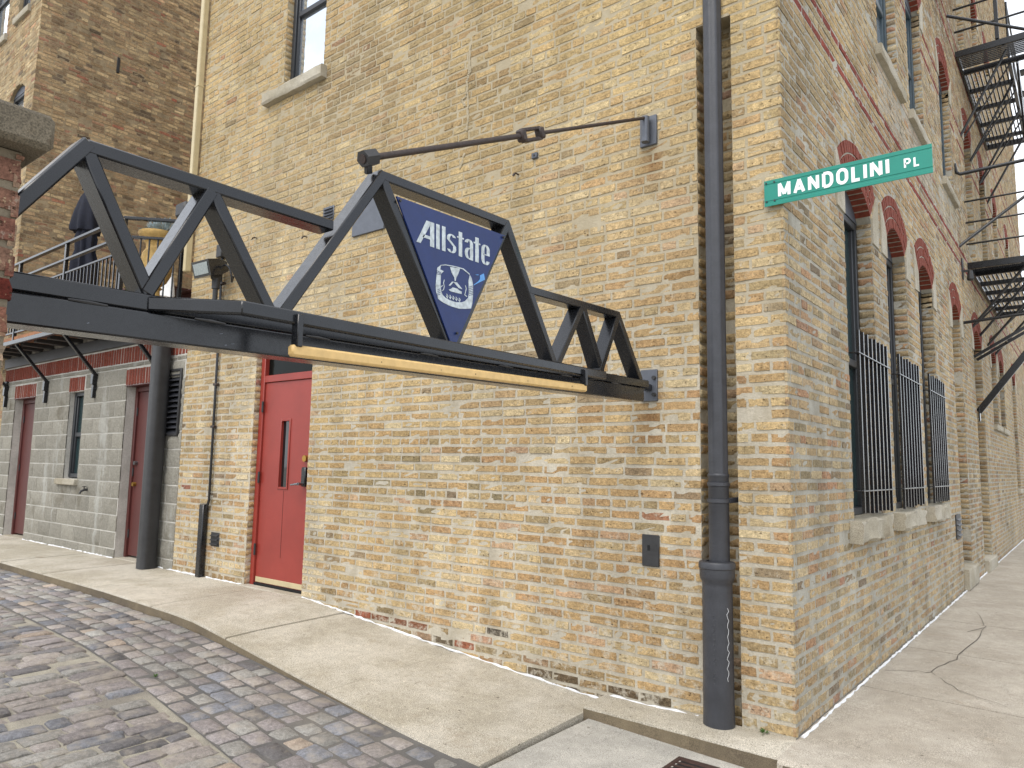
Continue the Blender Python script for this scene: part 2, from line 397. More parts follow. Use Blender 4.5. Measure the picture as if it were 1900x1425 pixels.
def one_brick(name, P, q, C, i, mat, parent): return put(name, P[i], q, mat, parent, C[i], True, 34)
def in_view(P, mx=260, my=200):
    x, y, z = project(P); return (z > .1) & (x > -mx) & (x < PW + mx) & (y > -my) & (y < PH + my)
def areas(P):
    x, y, z = project(P[:, [0, 3, 11, 8]]); a = np.abs((x[:, 0] - x[:, 2]) * (y[:, 1] - y[:, 3]) - (x[:, 1] - x[:, 3]) * (y[:, 0] - y[:, 2])) / 2
    ins = (x.mean(1) > 0) & (x.mean(1) < PW) & (y.mean(1) > 0) & (y.mean(1) < PH) & (z.min(1) > .1); return np.where(ins, a, 0)
def pal(rows, k, desat=.22):
    out = []
    for c, w in rows:
        a = np.array(srgb(*c, k)[:3]); l = a.dot((.2126, .7152, .0722)); out.append((a * (1 - desat) + l * desat, w))
    return out
PAL_A = pal([((204, 174, 118), 34), ((196, 160, 104), 24), ((194, 154, 100), 9), ((214, 192, 144), 15), ((176, 154, 108), 8), ((202, 164, 128), 3), ((166, 106, 84), .7), ((142, 122, 96), 2.5), ((190, 148, 98), 5)], .88, .15)
PAL_B = pal([((196, 168, 120), 28), ((186, 154, 106), 22), ((202, 180, 136), 18), ((164, 146, 108), 12), ((188, 142, 102), 6), ((140, 122, 98), 5), ((172, 126, 98), 2)], .84, .15)
PAL_W = pal([((164, 138, 98), 26), ((142, 116, 82), 24), ((124, 102, 76), 16), ((142, 102, 78), 8), ((98, 84, 68), 9), ((150, 88, 66), 1.2), ((176, 152, 110), 14)], 1.55, .15)
def colours(n, P, jitter=.075):
    w = np.array([x[1] for x in P]); w = w / w.sum(); c = np.array([x[0] for x in P])[rng.choice(len(P), n, p=w)]
    c2 = np.array([x[0] for x in P])[rng.choice(len(P), n, p=w)]; t = rng.uniform(0, .4, (n, 1))
    return np.clip((c * (1 - t) + c2 * t) * rng.normal(1, jitter, (n, 1)), .01, .8)
def wall_sheet(F, u0, u1, v0, v1, ops, name, mat, parent, vtop=None):
    b = MB(); us = {u0, u1}; vs = {v0, v1}
    for o in ops:
        us |= {o['u0'], o['u1']}; vs |= {o['v0'], o['v1'] + (o['rise'] + .02 if o.get('rise') else 0)}
    us = sorted(x for x in us if u0 <= x <= u1); vs = sorted(x for x in vs if v0 <= x <= v1)
    P = lambda u, v, d=0.: F.at(u, v, d)
    for a, c in zip(us[:-1], us[1:]):
        for e, g in zip(vs[:-1], vs[1:]):
            mu, mv = (a + c) / 2, (e + g) / 2
            if any(o['u0'] < mu < o['u1'] and o['v0'] < mv < o['v1'] + (o['rise'] + .02 if o.get('rise') else 0) for o in ops): continue
            b.quad(P(a, e), P(c, e), P(c, g), P(a, g))
    for o in ops:
        d = -o['depth']; a, c, e, g = o['u0'], o['u1'], o['v0'], o['v1']
        b.quad(P(a, e), P(a, g), P(a, g, d), P(a, e, d)); b.quad(P(c, g), P(c, e), P(c, e, d), P(c, g, d))
        b.quad(P(a, e), P(a, e, d), P(c, e, d), P(c, e))
        if not o.get('rise'): b.quad(P(a, g), P(c, g), P(c, g, d), P(a, g, d))
        else:
            w = c - a; R = arch_geo(w, o['rise']); zc = g + o['rise'] - R; uc = (a + c) / 2; N = 12; top = g + o['rise'] + .02
            pts = [(a + w * i / N, zc + math.sqrt(max(R * R - (a + w * i / N - uc) ** 2, 0))) for i in range(N + 1)]
            for (p, r), (q, t) in zip(pts[:-1], pts[1:]):
                b.quad(P(p, r), P(q, t), P(q, top), P(p, top)); b.quad(P(p, r), P(q, t), P(q, t, d), P(p, r, d))
        if o.get('back'): b.quad(P(a, e, d), P(c, e, d), P(c, g + (o.get('rise') or 0) + .02, d), P(a, g + (o.get('rise') or 0) + .02, d))
    bm_fix(b, F.N); return b.build(name, mat, parent, False)
def bm_fix(b, N): pass
def reveal_bricks(F, o, pal_, side):
    u = o['u1'] if side > 0 else o['u0']; G = Frame(F.at(u, 0., 0.), -F.N, -F.U * side)
    R = lay(0.004, o['depth'] - .004, o['v0'] + .002, o['v1'], [], bl=.13)
    R = R[:0] if not len(R) else np.array([(.002, min(.118, o['depth'] - .004), a, b) for a, b in {(round(r[2], 2), round(r[3], 2)): (r[2], r[3]) for r in R if r[3] - r[2] > .03}.values()])
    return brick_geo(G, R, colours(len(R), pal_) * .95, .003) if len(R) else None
def arch_bricks(F, o, parent, mat='red_brick', rings=3, th=.088, single=True, depth=.12, name='arch_brick'):
    w = o['u1'] - o['u0']; R = arch_geo(w, o['rise']); zc = o['v1'] + o['rise'] - R; uc = (o['u0'] + o['u1']) / 2
    half = o.get('half', 44.) * math.pi / 180; J = MB()
    for k in range(rings):
        r0 = R - .004 + k * (th + .014); r1 = r0 + th; n = max(6, int(round(2 * half * (r0 + th / 2) / .072)))
        for i in range(n):
            g = .11 * 2 * half / n
            a0 = -half + 2 * half * i / n + g; a1 = -half + 2 * half * (i + 1) / n - g; pr = .007 + random.uniform(-.003, .002)
            poly = []
            for a, r in ((a0, r0), (a1, r0), (a1, r1), (a0, r1)):
                poly.append(F.at(uc + (r + random.uniform(-.002, .002)) * math.sin(a), zc + (r + random.uniform(-.002, .002)) * math.cos(a), pr))
            b = MB() if single else J
            b.prism(poly, -F.N * (depth if k == 0 else .03))
            if single: b.build(name, mat, parent, False)
    if not single: tag(J.build(name, mat, parent, False), kind='stuff')

# ------------------------------------------------------------------ levels of the pavements
def s_z(x): return float(np.interp(x, [-40, -4.3, -2.8, -1.46, -1.1], [.205, .205, .075, -.03, -.045]))
def k_y(x): return float(np.interp(x, [-40, -9, -6, -3.7, -2.3, -1.1], [-.95, -.95, -.97, -1.08, -1.16, -1.25]))
def r_z(x, y): return s_z(x) - float(np.interp(x, [-40, -4.3, -2.5, -1.1], [.105, .10, .05, .022])) - .02 * min(1., max(0., (-y - 1.) / 1.5))

# ------------------------------------------------------------------ ground, alley, pavements
g = MB(); g.quad((-300, -300, -.32), (300, -300, -.32), (300, 300, -.32), (-300, 300, -.32)); tag(g.build('ground', 'apron', None, False), kind='structure')
XW = -1.13
b = MB(); xs = [-45, -30, -20] + list(np.arange(-14, XW - .1, .4)) + [XW]; ysn = 8
for i in range(len(xs) - 1):
    for j in range(ysn):
        q = []
        for x, jj in ((xs[i], j), (xs[i], j + 1), (xs[i + 1], j + 1), (xs[i + 1], j)):
            y0 = k_y(x) + .03; y = y0 + (-9 - y0) * (jj / ysn) ** 1.5; q.append((x, y, r_z(x, y) - .006))
        b.quad(*q)
alley = tag(b.build('alley_road', 'sett_bed', None, True, None), kind='structure')
# dark mortar bed under the kerbside band of square setts
BW = .66
def seam(x): return float(np.interp(x, [-12, -6.3, -3.4, -1.1], [-1.66, -1.70, -1.86, -2.12]))
b = MB()
for a, c in zip(xs[:-1], xs[1:]):
    b.quad(*[(x, y, r_z(x, y) - .0025) for x, y in ((a, k_y(a) + .02), (a, seam(a)), (c, seam(c)), (c, k_y(c) + .02))])
tag(b.build('kerbside_bed', 'kerb_mortar', alley, True, None))
SETT = [(srgb(124, 125, 130, .96)[:3], 18), (srgb(138, 131, 129, .96)[:3], 30), (srgb(152, 144, 138, .96)[:3], 18), (srgb(146, 143, 137, .96)[:3], 18), (srgb(110, 107, 107, .96)[:3], 11), (srgb(164, 149, 134, .96)[:3], 4), (srgb(172, 169, 162, .96)[:3], 4)]
sw = np.array([c[1] for c in SETT]); sw = sw / sw.sum()
def sett(cx, cy, lx, ly, rot, hh):
    n = 4; pts = []; fs = []
    prof = [-1, -.78, .78, 1]
    jx = np.random.default_rng(int(abs(cx * 9973 + cy * 7919) * 100) % 2**31)
    cc, ss = math.cos(rot), math.sin(rot); tx_, ty_ = jx.uniform(-.004, .004, 2); hh = hh + jx.uniform(-.003, .006)
    for j, b_ in enumerate(prof):
        for i, a in enumerate(prof):
            edge = (i in (0, 3)) + (j in (0, 3)); sh = .96 if edge == 2 else 1.
            px = a * sh * lx / 2 + jx.uniform(-.04, .04) * lx; py = b_ * sh * ly / 2 + jx.uniform(-.045, .045) * ly
            X = cx + cc * px - ss * py; Y = cy + ss * px + cc * py
            pts.append((X, Y, r_z(X, Y) + hh + a * tx_ + b_ * ty_ + jx.uniform(-.0025, .0025) - (.014 if edge == 2 else .0075 if edge else 0)))
    for j in range(3):
        for i in range(3): fs.append((j * 4 + i, j * 4 + i + 1, j * 4 + i + 5, j * 4 + i + 4))
    per = [0, 1, 2, 3, 7, 11, 15, 14, 13, 12, 8, 4]; k = len(pts)
    for i in per:
        x, y, z = pts[i]; dx, dy = x - cx, y - cy; pts.append((x + dx * .04, y + dy * .04, z - .035))
    for i in range(12): fs.append((per[(i + 1) % 12], per[i], k + i, k + (i + 1) % 12))
    ci = jx.choice(len(SETT), p=sw); col = np.array(SETT[ci][0]) * jx.normal(1, .12)
    return np.array(pts), fs, np.tile(np.append(np.clip(col, .02, .6), 1), (len(pts), 1))
setts = []
x = XW - .02                                        # main alley: long stones laid across the alley
while x > -14:
    wd = random.uniform(.085, .115); y = seam(x) - .005 - random.random() * .05
    while y > -6.0:
        L = random.uniform(.17, .27)
        if random.random() < .12: L *= .55
        if random.random() > .03: setts.append(sett(x - wd / 2, y - L / 2, wd * .97, L, random.gauss(0, .035), random.uniform(.002, .012)))
        y -= L + random.uniform(.008, .022)
    x -= wd + random.uniform(.007, .018)
for row in range(6):                                # kerbside band: squarish stones in rows along the kerb
    x = XW - .02 - random.random() * .1
    while x > -14:
        L = random.uniform(.12, .19); wd = (k_y(x) - seam(x) - .03) / 6
        y = k_y(x) - .02 - wd * (row + .5); sl_ = math.atan2(k_y(x) - k_y(x - .5), .5)
        if row < 7: setts.append(sett(x - L / 2, y, L, wd * .89, sl_ + random.gauss(0, .03), random.uniform(.001, .009)))
        x -= L + random.uniform(.014, .028)
A_ = []
for P, f, c in setts:
    xx, yy, zz = project(P[[0, 3, 15, 12]]); ok = (zz > .3).all() and 0 < xx.mean() < PW and 0 < yy.mean() < PH
    A_.append(abs((xx[0] - xx[2]) * (yy[1] - yy[3]) - (xx[1] - xx[3]) * (yy[0] - yy[2])) / 2 if ok else 0)
order = np.argsort(-np.array(A_)); hero = set(order[:300].tolist())
V, Fc, Cc = [], [], []; k = 0
for i, (P, f, c) in enumerate(setts):
    if i in hero: put('sett', P, f, 'sett', alley, c, True, 45)
    elif in_view(P).any():
        V.append(P); Cc.append(c); Fc += [tuple(k + t for t in q) for q in f]; k += len(P)
tag(put('setts', np.concatenate(V), Fc, 'sett', alley, np.concatenate(Cc), True, 45), kind='stuff')
# pavement slabs along the alley wall
side = empty('alley_pavement', (-6, -.5, .2), kind='structure')
JX = [XW - .02, -2.45, -3.72, -5.0, -6.3, -7.55, -8.85, -10.1, -11.4, -12.7, -14, -17, -20, -26, -40]
def slab(name, xa, xb, yf0, yf1, zf, mat, parent, thick=.16, edge=.018, nx=6, ny=4):
    b = MB(); top = {}
    for i in range(nx + 1):
        for j in range(ny + 1):
            x = xa + (xb - xa) * i / nx; y0, y1 = yf0(x), yf1(x); y = y0 + (y1 - y0) * j / ny
            top[i, j] = len(b.v); b.v.append((x, y, zf(x, y) - (.006 if i in (0, nx) else 0) - (edge * .5 if j == ny else 0)))
    for i in range(nx):
        for j in range(ny): b.f.append((top[i, j], top[i, j + 1], top[i + 1, j + 1], top[i + 1, j]))
    per = [(i, 0) for i in range(nx + 1)] + [(nx, j) for j in range(1, ny + 1)] + [(i, ny) for i in range(nx - 1, -1, -1)] + [(0, j) for j in range(ny - 1, 0, -1)]
    cx = (xa + xb) / 2; k = len(b.v); n = len(per)
    for t in per:
        x, y, z = b.v[top[t]]; o = edge * .5 if t[1] == ny else 0; b.v.append((x + (.002 if x > cx else -.002), y + (-o if yf1(x) < yf0(x) else o), z - (.008 if t[1] != ny else edge)))
    for t in per:
        x, y, z = b.v[top[t]]; o = edge * .6 if t[1] == ny else 0; b.v.append((x + (.002 if x > cx else -.002), y + (-o if yf1(x) < yf0(x) else o), z - thick))
    a = [top[t] for t in per]
    for i in range(n):
        q = (i + 1) % n
        b.f.append((a[i], a[q], k + q, k + i)); b.f.append((k + i, k + q, k + n + q, k + n + i))
    me_fix(b); return b.build(name, mat, parent, True, 40)
def me_fix(b):
    bm = bmesh.new(); vs = [bm.verts.new(p) for p in b.v]
    for q in b.f:
        try: bm.faces.new([vs[i] for i in q])
        except ValueError: pass
    bmesh.ops.recalc_face_normals(bm, faces=bm.faces[:]); bm.verts.index_update()
    b.v = [tuple(v.co) for v in bm.verts]; b.f = [tuple(v.index for v in f.verts) for f in bm.faces]; bm.free()
for xa, xb in zip(JX[1:], JX[:-1]):
    dz = random.uniform(-.004, .004)
    slab('paving_slab', xa + .008, xb - .008, lambda x: -.002, lambda x: k_y(x), lambda x, y: s_z(x) - .018 * (-y) + dz, 'pavement', side)
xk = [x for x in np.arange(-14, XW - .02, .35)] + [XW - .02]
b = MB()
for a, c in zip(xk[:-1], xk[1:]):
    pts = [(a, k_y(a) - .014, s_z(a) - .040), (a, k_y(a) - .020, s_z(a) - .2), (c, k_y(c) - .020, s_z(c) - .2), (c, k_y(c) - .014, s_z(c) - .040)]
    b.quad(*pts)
b.build('kerb_face', 'kerb_shade_concrete', side, True, None)
# raised kerb along the corner of the building, and the street pavement
slab('kerb_stone', XW - .03, .035, lambda x: -.002, lambda x: -.25 - .015 * (x + 1.1), lambda x, y: .0 + .012 * y + .004 * math.sin(9 * x), 'pavement', side, .3, .022, 8, 3)
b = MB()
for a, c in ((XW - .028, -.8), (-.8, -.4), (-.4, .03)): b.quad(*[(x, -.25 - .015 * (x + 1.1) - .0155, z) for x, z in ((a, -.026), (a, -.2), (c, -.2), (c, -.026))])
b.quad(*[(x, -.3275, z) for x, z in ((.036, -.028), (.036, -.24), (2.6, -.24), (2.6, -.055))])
b.build('kerb_face', 'kerb_shade_concrete', side, False)  # thin strip over the kerb front, its shade painted in as a darker tone
street = empty('street_pavement', (1.2, 8, 0), kind='structure')
JY = [-.30, 1.30, 2.78, 4.22, 5.78, 7.2, 8.6, 10, 11.5, 13, 14.5, 16, 18, 20, 22, 30, 45]
for ya, yb in zip(JY[:-1], JY[1:]):
    def zf(x, y): return .004 * math.sin(y * 1.7) - .012 * x
    b = MB(); nx = 6; top = {}
    for i in range(nx + 1):
        for j in range(5):
            x = .004 + 2.6 * i / nx; y = ya + .006 + (yb - ya - .012) * j / 4; top[i, j] = len(b.v); b.v.append((x, y, zf(x, y) - (.006 if j in (0, 4) else 0)))
    for i in range(nx):
        for j in range(4): b.f.append((top[i, j], top[i + 1, j], top[i + 1, j + 1], top[i, j + 1]))
    per = [(i, 0) for i in range(nx + 1)] + [(nx, j) for j in range(1, 5)] + [(i, 4) for i in range(nx - 1, -1, -1)] + [(0, j) for j in range(3, 0, -1)]; k = len(b.v)
    for t in per: p = b.v[top[t]]; b.v.append((p[0], p[1] - (.02 if t[1] == 0 and ya < 0 else 0), p[2] - .022))
    for t in per: p = b.v[top[t]]; b.v.append((p[0], p[1] - (.024 if t[1] == 0 and ya < 0 else 0), p[2] - .3))
    n = len(per)
    for i in range(n): q = (i + 1) % n; b.f += [(top[per[i]], k + i, k + q, top[per[q]]), (k + i, k + n + i, k + n + q, k + q)]
    me_fix(b); b.build('paving_slab', 'street_pavement', street, True, 40)
def crack(px, parent, z=.006, w=.004):
    P = []
    for (x0, y0), (x1, y1) in zip(px[:-1], px[1:]):
        for t in (0, .33, .66): P.append(onZ(x0 + (x1 - x0) * t + random.uniform(-3, 3) * (t > 0), y0 + (y1 - y0) * t + random.uniform(-2, 2) * (t > 0), 0.))
    P.append(onZ(*px[-1], 0.)); L, R_ = [], []
    for i, p in enumerate(P):
        t = unit(P[min(i + 1, len(P) - 1)] - P[max(i - 1, 0)]); s_ = np.array((-t[1], t[0], 0)); ww = w * random.uniform(.4, 1.2); zz = .004 * math.sin(p[1] * 1.7) - .012 * p[0] + .003
        L.append((p[0] + s_[0] * ww, p[1] + s_[1] * ww, zz)); R_.append((p[0] - s_[0] * ww, p[1] - s_[1] * ww, zz))
    b = MB()
    for i in range(len(L) - 1): b.quad(L[i], R_[i], R_[i + 1], L[i + 1])
    b.build('crack', 'soil', parent, False)
crack([(1795, 1172), (1830, 1162), (1812, 1187), (1782, 1210), (1776, 1222), (1742, 1235), (1728, 1246), (1690, 1245), (1642, 1244)], street, w=.0035)
crack([(1728, 1246), (1755, 1266), (1790, 1284), (1868, 1310)], street, w=.002)
crack([(1775, 1128), (1810, 1135), (1826, 1160)], street, w=.002)
# apron of pale concrete in front of the corner
b = MB(); xs2 = [XW + .01, -.6, 0, .8, 2, 4, 8]; ys2 = [-.20, -.6, -1.2, -2, -3.2, -5, -9]
az_ = lambda x, y: -.075 - .035 * min(1, max(0, (x - XW) / 1.1)) - .02 * min(1., max(0., -y - 1))
for a, c in zip(xs2[:-1], xs2[1:]):
    for e, h in zip(ys2[:-1], ys2[1:]): b.quad(*[(x, y, az_(x, y)) for x, y in ((a, e), (a, h), (c, h), (c, e))])
apron = tag(b.build('apron', 'apron', None, True, None), kind='structure')
dr = empty('storm_drain', (-.35, -.6, -.1), 'rusty iron drain grate in the concrete at the foot of the kerb', 'drain'); b = MB(); gy = -.06; gt = -.0895
b.box(-.48, -.455, -.66 + gy, -.36 + gy, -.17, gt, .004); b.box(-.275, -.25, -.66 + gy, -.36 + gy, -.17, gt, .004); b.box(-.48, -.25, -.36 + gy, -.335 + gy, -.17, gt, .004); b.box(-.48, -.25, -.68 + gy, -.655 + gy, -.17, gt, .004); b.build('frame', 'rusty_grate', dr)
for i in range(7): y = -.64 + i * .044 + gy; MB().box(-.456, -.274, y, y + .02, -.16, gt - .002, .003).build('bar', 'rusty_grate', dr)
MB().box(-.456, -.274, -.655 + gy, -.36 + gy, -.11, -.0965).build('opening', 'black_gap', dr, False)

# ------------------------------------------------------------------ the brick building on the corner
bld = empty('brick_building', (0, 0, 0), 'yellow common-brick corner building with red arches and a red alley door', 'building')
FA = Frame((0, 0, 0), (1, 0, 0), (0, -1, 0)); FB = Frame((0, 0, 0), (0, 1, 0), (1, 0, 0))
XL = -6.67; TOP = 16.
doorA = dict(u0=-5.26, u1=-4.33, v0=.185, v1=2.62, depth=.20)
winA = dict(u0=-5.06, u1=-4.39, v0=5.25, v1=6.9, depth=.16, back=True)
winA2 = dict(u0=-2.40, u1=-1.6, v0=5.31, v1=6.9, depth=.16, back=True)
chase = dict(u0=-.515, u1=-.29, v0=-.06, v1=4.19, depth=.125, back=True)
opsA = [doorA, winA, winA2, chase]
wallA = wall_sheet(FA, XL, 0., -.3, TOP, opsA, 'alley_wall', 'mortar_alley', bld)
sillsA = [dict(u0=-5.34, u1=-4.33, v0=5.13, v1=5.27), dict(u0=-2.46, u1=-1.5, v0=5.20, v1=5.32)]
RA = lay(XL, .006, -.03, 9., opsA + sillsA, joint=.014, bed=lambda z: float(np.interp(z, [1.8, 3.4], [.0195, .0155])))
mid = np.stack([(RA[:, 0] + RA[:, 1]) / 2, np.zeros(len(RA)), (RA[:, 2] + RA[:, 3]) / 2], 1)
gz = np.array([s_z(x) if x < XW else 0. for x in mid[:, 0]])
RA = RA[(RA[:, 3] > gz - .02)]; mid = mid[(mid[:, 2] + .03 > gz - .02)][:len(RA)]
mid = np.stack([(RA[:, 0] + RA[:, 1]) / 2, np.zeros(len(RA)), (RA[:, 2] + RA[:, 3]) / 2], 1)
cA = colours(len(RA), PAL_A)
upper = np.clip((mid[:, 2] - 1.6) / 2.5, 0, 1)[:, None]; cA = cA * (1 - .35 * upper) + (.35 * upper) * np.array(srgb(208, 184, 132, .8)[:3])
pale = np.array(srgb(232, 214, 176, .85)[:3]); redc = np.array(srgb(150, 72, 56, .8)[:3]); darkc = np.array(srgb(84, 80, 74, .7)[:3])
def blend(mask, c, t): cA[mask] = cA[mask] * (1 - t) + c * t
mx, mz = mid[:, 0], mid[:, 2]; rr = rng.random(len(RA))
blend((mx < -5.2) & (mx > -5.50) & (mz > .9) & (mz < 3.0) & (rr < .6), pale, .7)
blend((mx > -4.35) & (mx < -4.12) & (mz < 1.15) & (rr < .6), pale, .8)
blend((np.hypot((mx + 4.6) / .75, (mz - 2.9) / .5) < 1) & (rr < .7), pale, .75)
blend((mz - gz[:len(mz)] * 0 < .18) & (mx < -2.2) & (mx > -3.9) & (rr < .4), redc, .85)
blend((mz < .28) & (mx < -.5) & (rr > .90), darkc, .8)
blend((mz > 1.0) & (mz < 1.5) & (mx > -4) & (mx < -2) & (rr > .80), np.array(srgb(140, 130, 102, .75)[:3]), .8)
def clusters(c, u, v, n, ur, vr, tints, seed):
    g_ = np.random.default_rng(seed)
    for _ in range(n):
        cu, cv, r_ = g_.uniform(*ur), g_.uniform(*vr), g_.uniform(.25, .9); w_ = np.exp(-(((u - cu) / (r_ * 1.5)) ** 2 + ((v - cv) / r_) ** 2)) * g_.uniform(.2, .55) * (g_.random(len(u)) < .75)
        c[:] = c * (1 - w_[:, None]) + w_[:, None] * np.array(tints[g_.integers(len(tints))])
TINT = [srgb(150, 130, 96, .75)[:3], srgb(214, 196, 156, .88)[:3], srgb(188, 150, 102, .82)[:3], srgb(128, 112, 90, .7)[:3], srgb(198, 172, 136, .84)[:3], srgb(206, 176, 116, .86)[:3]]
clusters(cA, mx, mz, 34, (XL, 0), (0, 7.5), TINT, 5)
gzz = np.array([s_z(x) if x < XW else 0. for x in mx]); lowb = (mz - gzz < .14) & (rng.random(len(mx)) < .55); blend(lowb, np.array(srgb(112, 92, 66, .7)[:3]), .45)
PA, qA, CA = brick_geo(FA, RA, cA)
visA = in_view(PA[:, 5])
def pick(P, n): a = areas(P); return np.argsort(-a)[:n]
ops_keep = visA.copy()
# street wall openings
gwin = [dict(u0=1.34, u1=2.20, v0=1.07, v1=3.42, rise=.20, depth=.20), dict(u0=2.72, u1=3.57, v0=1.07, v1=3.42, rise=.20, depth=.20), dict(u0=4.20, u1=5.08, v0=1.07, v1=3.42, rise=.20, depth=.20)]
gnic = [dict(u0=6.48, u1=7.28, v0=.24, v1=3.42, rise=.20, depth=.13, back=True), dict(u0=8.62, u1=9.62, v0=.16, v1=3.42, rise=.2, depth=.13, back=True)]
fwin = [dict(u0=11.0, u1=11.9, v0=2.27, v1=3.42, rise=.2, depth=.2), dict(u0=12.35, u1=13.3, v0=2.27, v1=3.42, rise=.2, depth=.2), dict(u0=15.2, u1=16.1, v0=1.1, v1=3.42, rise=.2, depth=.2)]
uwin = [dict(u0=2.72, u1=3.62, v0=5.17, v1=6.75, rise=.2, depth=.2), dict(u0=4.20, u1=5.08, v0=5.17, v1=6.75, rise=.2, depth=.2), dict(u0=6.38, u1=7.30, v0=5.17, v1=6.75, rise=.2, depth=.2)]
unic = [dict(u0=8.75, u1=9.65, v0=4.75, v1=6.75, rise=.2, depth=.16, back=True), dict(u0=10.7, u1=11.6, v0=4.75, v1=6.75, rise=.2, depth=.16, back=True), dict(u0=12.9, u1=13.8, v0=4.75, v1=6.75, rise=.2, depth=.16, back=True), dict(u0=15.6, u1=16.5, v0=4.75, v1=6.75, rise=.2, depth=.16, back=True),
        dict(u0=8.75, u1=9.65, v0=8.2, v1=10.2, rise=.2, depth=.16, back=True), dict(u0=10.9, u1=11.9, v0=8.2, v1=10.2, rise=.2, depth=.16, back=True), dict(u0=13.0, u1=14.0, v0=8.2, v1=10.2, rise=.2, depth=.16, back=True)]
opsB = gwin + gnic + fwin + uwin + unic; BEND = 21.
wallB = wall_sheet(FB, 0., BEND, -.3, TOP, opsB, 'street_wall', 'mortar_street', bld)
stones = []                                        # pale skewback stones beside the arches, sills
for o in gwin + gnic + fwin + uwin + unic:
    big = o in gwin + gnic
    R_ = arch_geo(o['u1'] - o['u0'], o['rise'])
    for sgn in (-1, 1):
        e = o['u0'] if sgn < 0 else o['u1']; w_ = .20 if big else .16
        stones.append(dict(u0=min(e, e + sgn * w_), u1=max(e, e + sgn * w_), v0=o['v1'] - .17, v1=o['v1'] + .03, o=o, s=sgn))
sills = [dict(u0=o['u0'] + .04, u1=o['u1'] + .18, v0=o['v0'] - .14, v1=o['v0'] + .012, o=o) for o in gwin] + [dict(u0=o['u0'] - .10, u1=o['u1'] + .1, v0=o['v0'] - .09, v1=o['v0'] + .012, o=o) for o in uwin + fwin] + [dict(u0=o['u0'] - .02, u1=o['u1'] + .12, v0=o['v0'] - .24, v1=o['v0'] + .012, o=o) for o in gnic]
for s_ in sills[:3]: s_['u0'] -= .17; s_['u1'] -= .19
RB = lay(-.006, BEND, -.02, TOP, opsB + [{k: v for k, v in s_.items() if k[0] in 'uv'} for s_ in stones + sills], joint=.014, bed=lambda z: float(np.interp(z, [1.8, 3.4], [.020, .0165])))
midB = np.stack([np.zeros(len(RB)), (RB[:, 0] + RB[:, 1]) / 2, (RB[:, 2] + RB[:, 3]) / 2], 1)
RB = RB[in_view(midB)]; midB = midB[in_view(midB)]
cB = colours(len(RB), PAL_B); by, bz = midB[:, 1], midB[:, 2]; rb = rng.random(len(RB))
bandred = np.array(srgb(146, 72, 60, .8)[:3])
for zc in (4.325, 4.56, 6.32, 6.56, 7.75, 7.98): mk = np.abs(bz - zc) < .034; cB[mk] = bandred * rng.normal(1, .08, (mk.sum(), 1))
for zc, ya, yb in ((4.85, 2.7, 5.6), (4.85, 6.0, 7.6)):
    mk = (np.abs(bz - zc) < .27) & (by > ya) & (by < yb) & (rb < .75) & (np.abs(bz - 4.56) > .04); cB[mk] = cB[mk] * .45 + .55 * np.array(srgb(206, 200, 188, .8)[:3])
mk = (by < .12); cB[mk] = cB[mk] * .5 + .5 * colours(mk.sum(), PAL_A)
nb_ = np.ones(len(by), bool)
for zc in (4.325, 4.56, 6.32, 6.56, 7.75, 7.98): nb_ &= np.abs(bz - zc) > .034
tmp = cB.copy(); clusters(tmp, by, bz, 60, (0, 16), (0, 9), TINT, 9); cB[nb_] = tmp[nb_]
PB, qB, CB = brick_geo(FB, RB, cB, .004)
aA = areas(PA); aB = areas(PB); allA = np.concatenate([aA, aB]); heroB = np.argsort(-allA)[:300]; hA = [i for i in heroB if i < len(aA)]; hB = [i - len(aA) for i in heroB if i >= len(aA)]
for i in hA: one_brick('brick', PA, qA, CA, i, 'brick_alley', wallA); visA[i] = False
kB = np.ones(len(PB), bool)
for i in hB: one_brick('brick', PB, qB, CB, i, 'brick_street', wallB); kB[i] = False
join_bricks('brickwork', PA, qA, CA, 'brick_alley', wallA, visA); join_bricks('brickwork', PB, qB, CB, 'brick_street', wallB, kB)
# bricks in the reveals, in the pipe chase and in the bricked-up niches
ex = []
for o, F_, p_ in [(doorA, FA, PAL_A)] + [(winA, FA, PAL_A)] + [(o, FB, PAL_B) for o in opsB]:
    for sd in (-1, 1):
        r = reveal_bricks(F_, o, p_, sd)
        if r: ex.append((r, 'a' if F_ is FA else 'b'))
for o, F_, p_ in [(chase, FA, PAL_A)] + [(o, FB, PAL_B) for o in gnic + unic]:
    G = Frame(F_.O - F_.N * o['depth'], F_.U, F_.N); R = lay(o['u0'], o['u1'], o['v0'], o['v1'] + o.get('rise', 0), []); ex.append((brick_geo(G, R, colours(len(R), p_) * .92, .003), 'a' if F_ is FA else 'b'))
for sd in (-1, 1): ex.append((reveal_bricks(FA, chase, PAL_A, sd), 'a'))
for key, wl, mt in (('a', wallA, 'brick_alley'), ('b', wallB, 'brick_street')):
    vs, fs, cs, k = [], [], [], 0
    for (P, q, c), kk in ex:
        if kk != key: continue
        n = len(P); vs.append(P.reshape(-1, 3)); cs.append(c.reshape(-1, 4)); fs.append((q[None] + (k + np.arange(n) * 22)[:, None, None]).reshape(-1, 4)); k += n * 22
    tag(put('reveal_brickwork', np.concatenate(vs), np.concatenate(fs), mt, wl, np.concatenate(cs), True, None), kind='stuff')
for i, o in enumerate(gwin + gnic[:1]): arch_bricks(FB, o, wallB, single=True)
for o in gnic[1:] + fwin + uwin + unic: arch_bricks(FB, o, wallB, single=False)
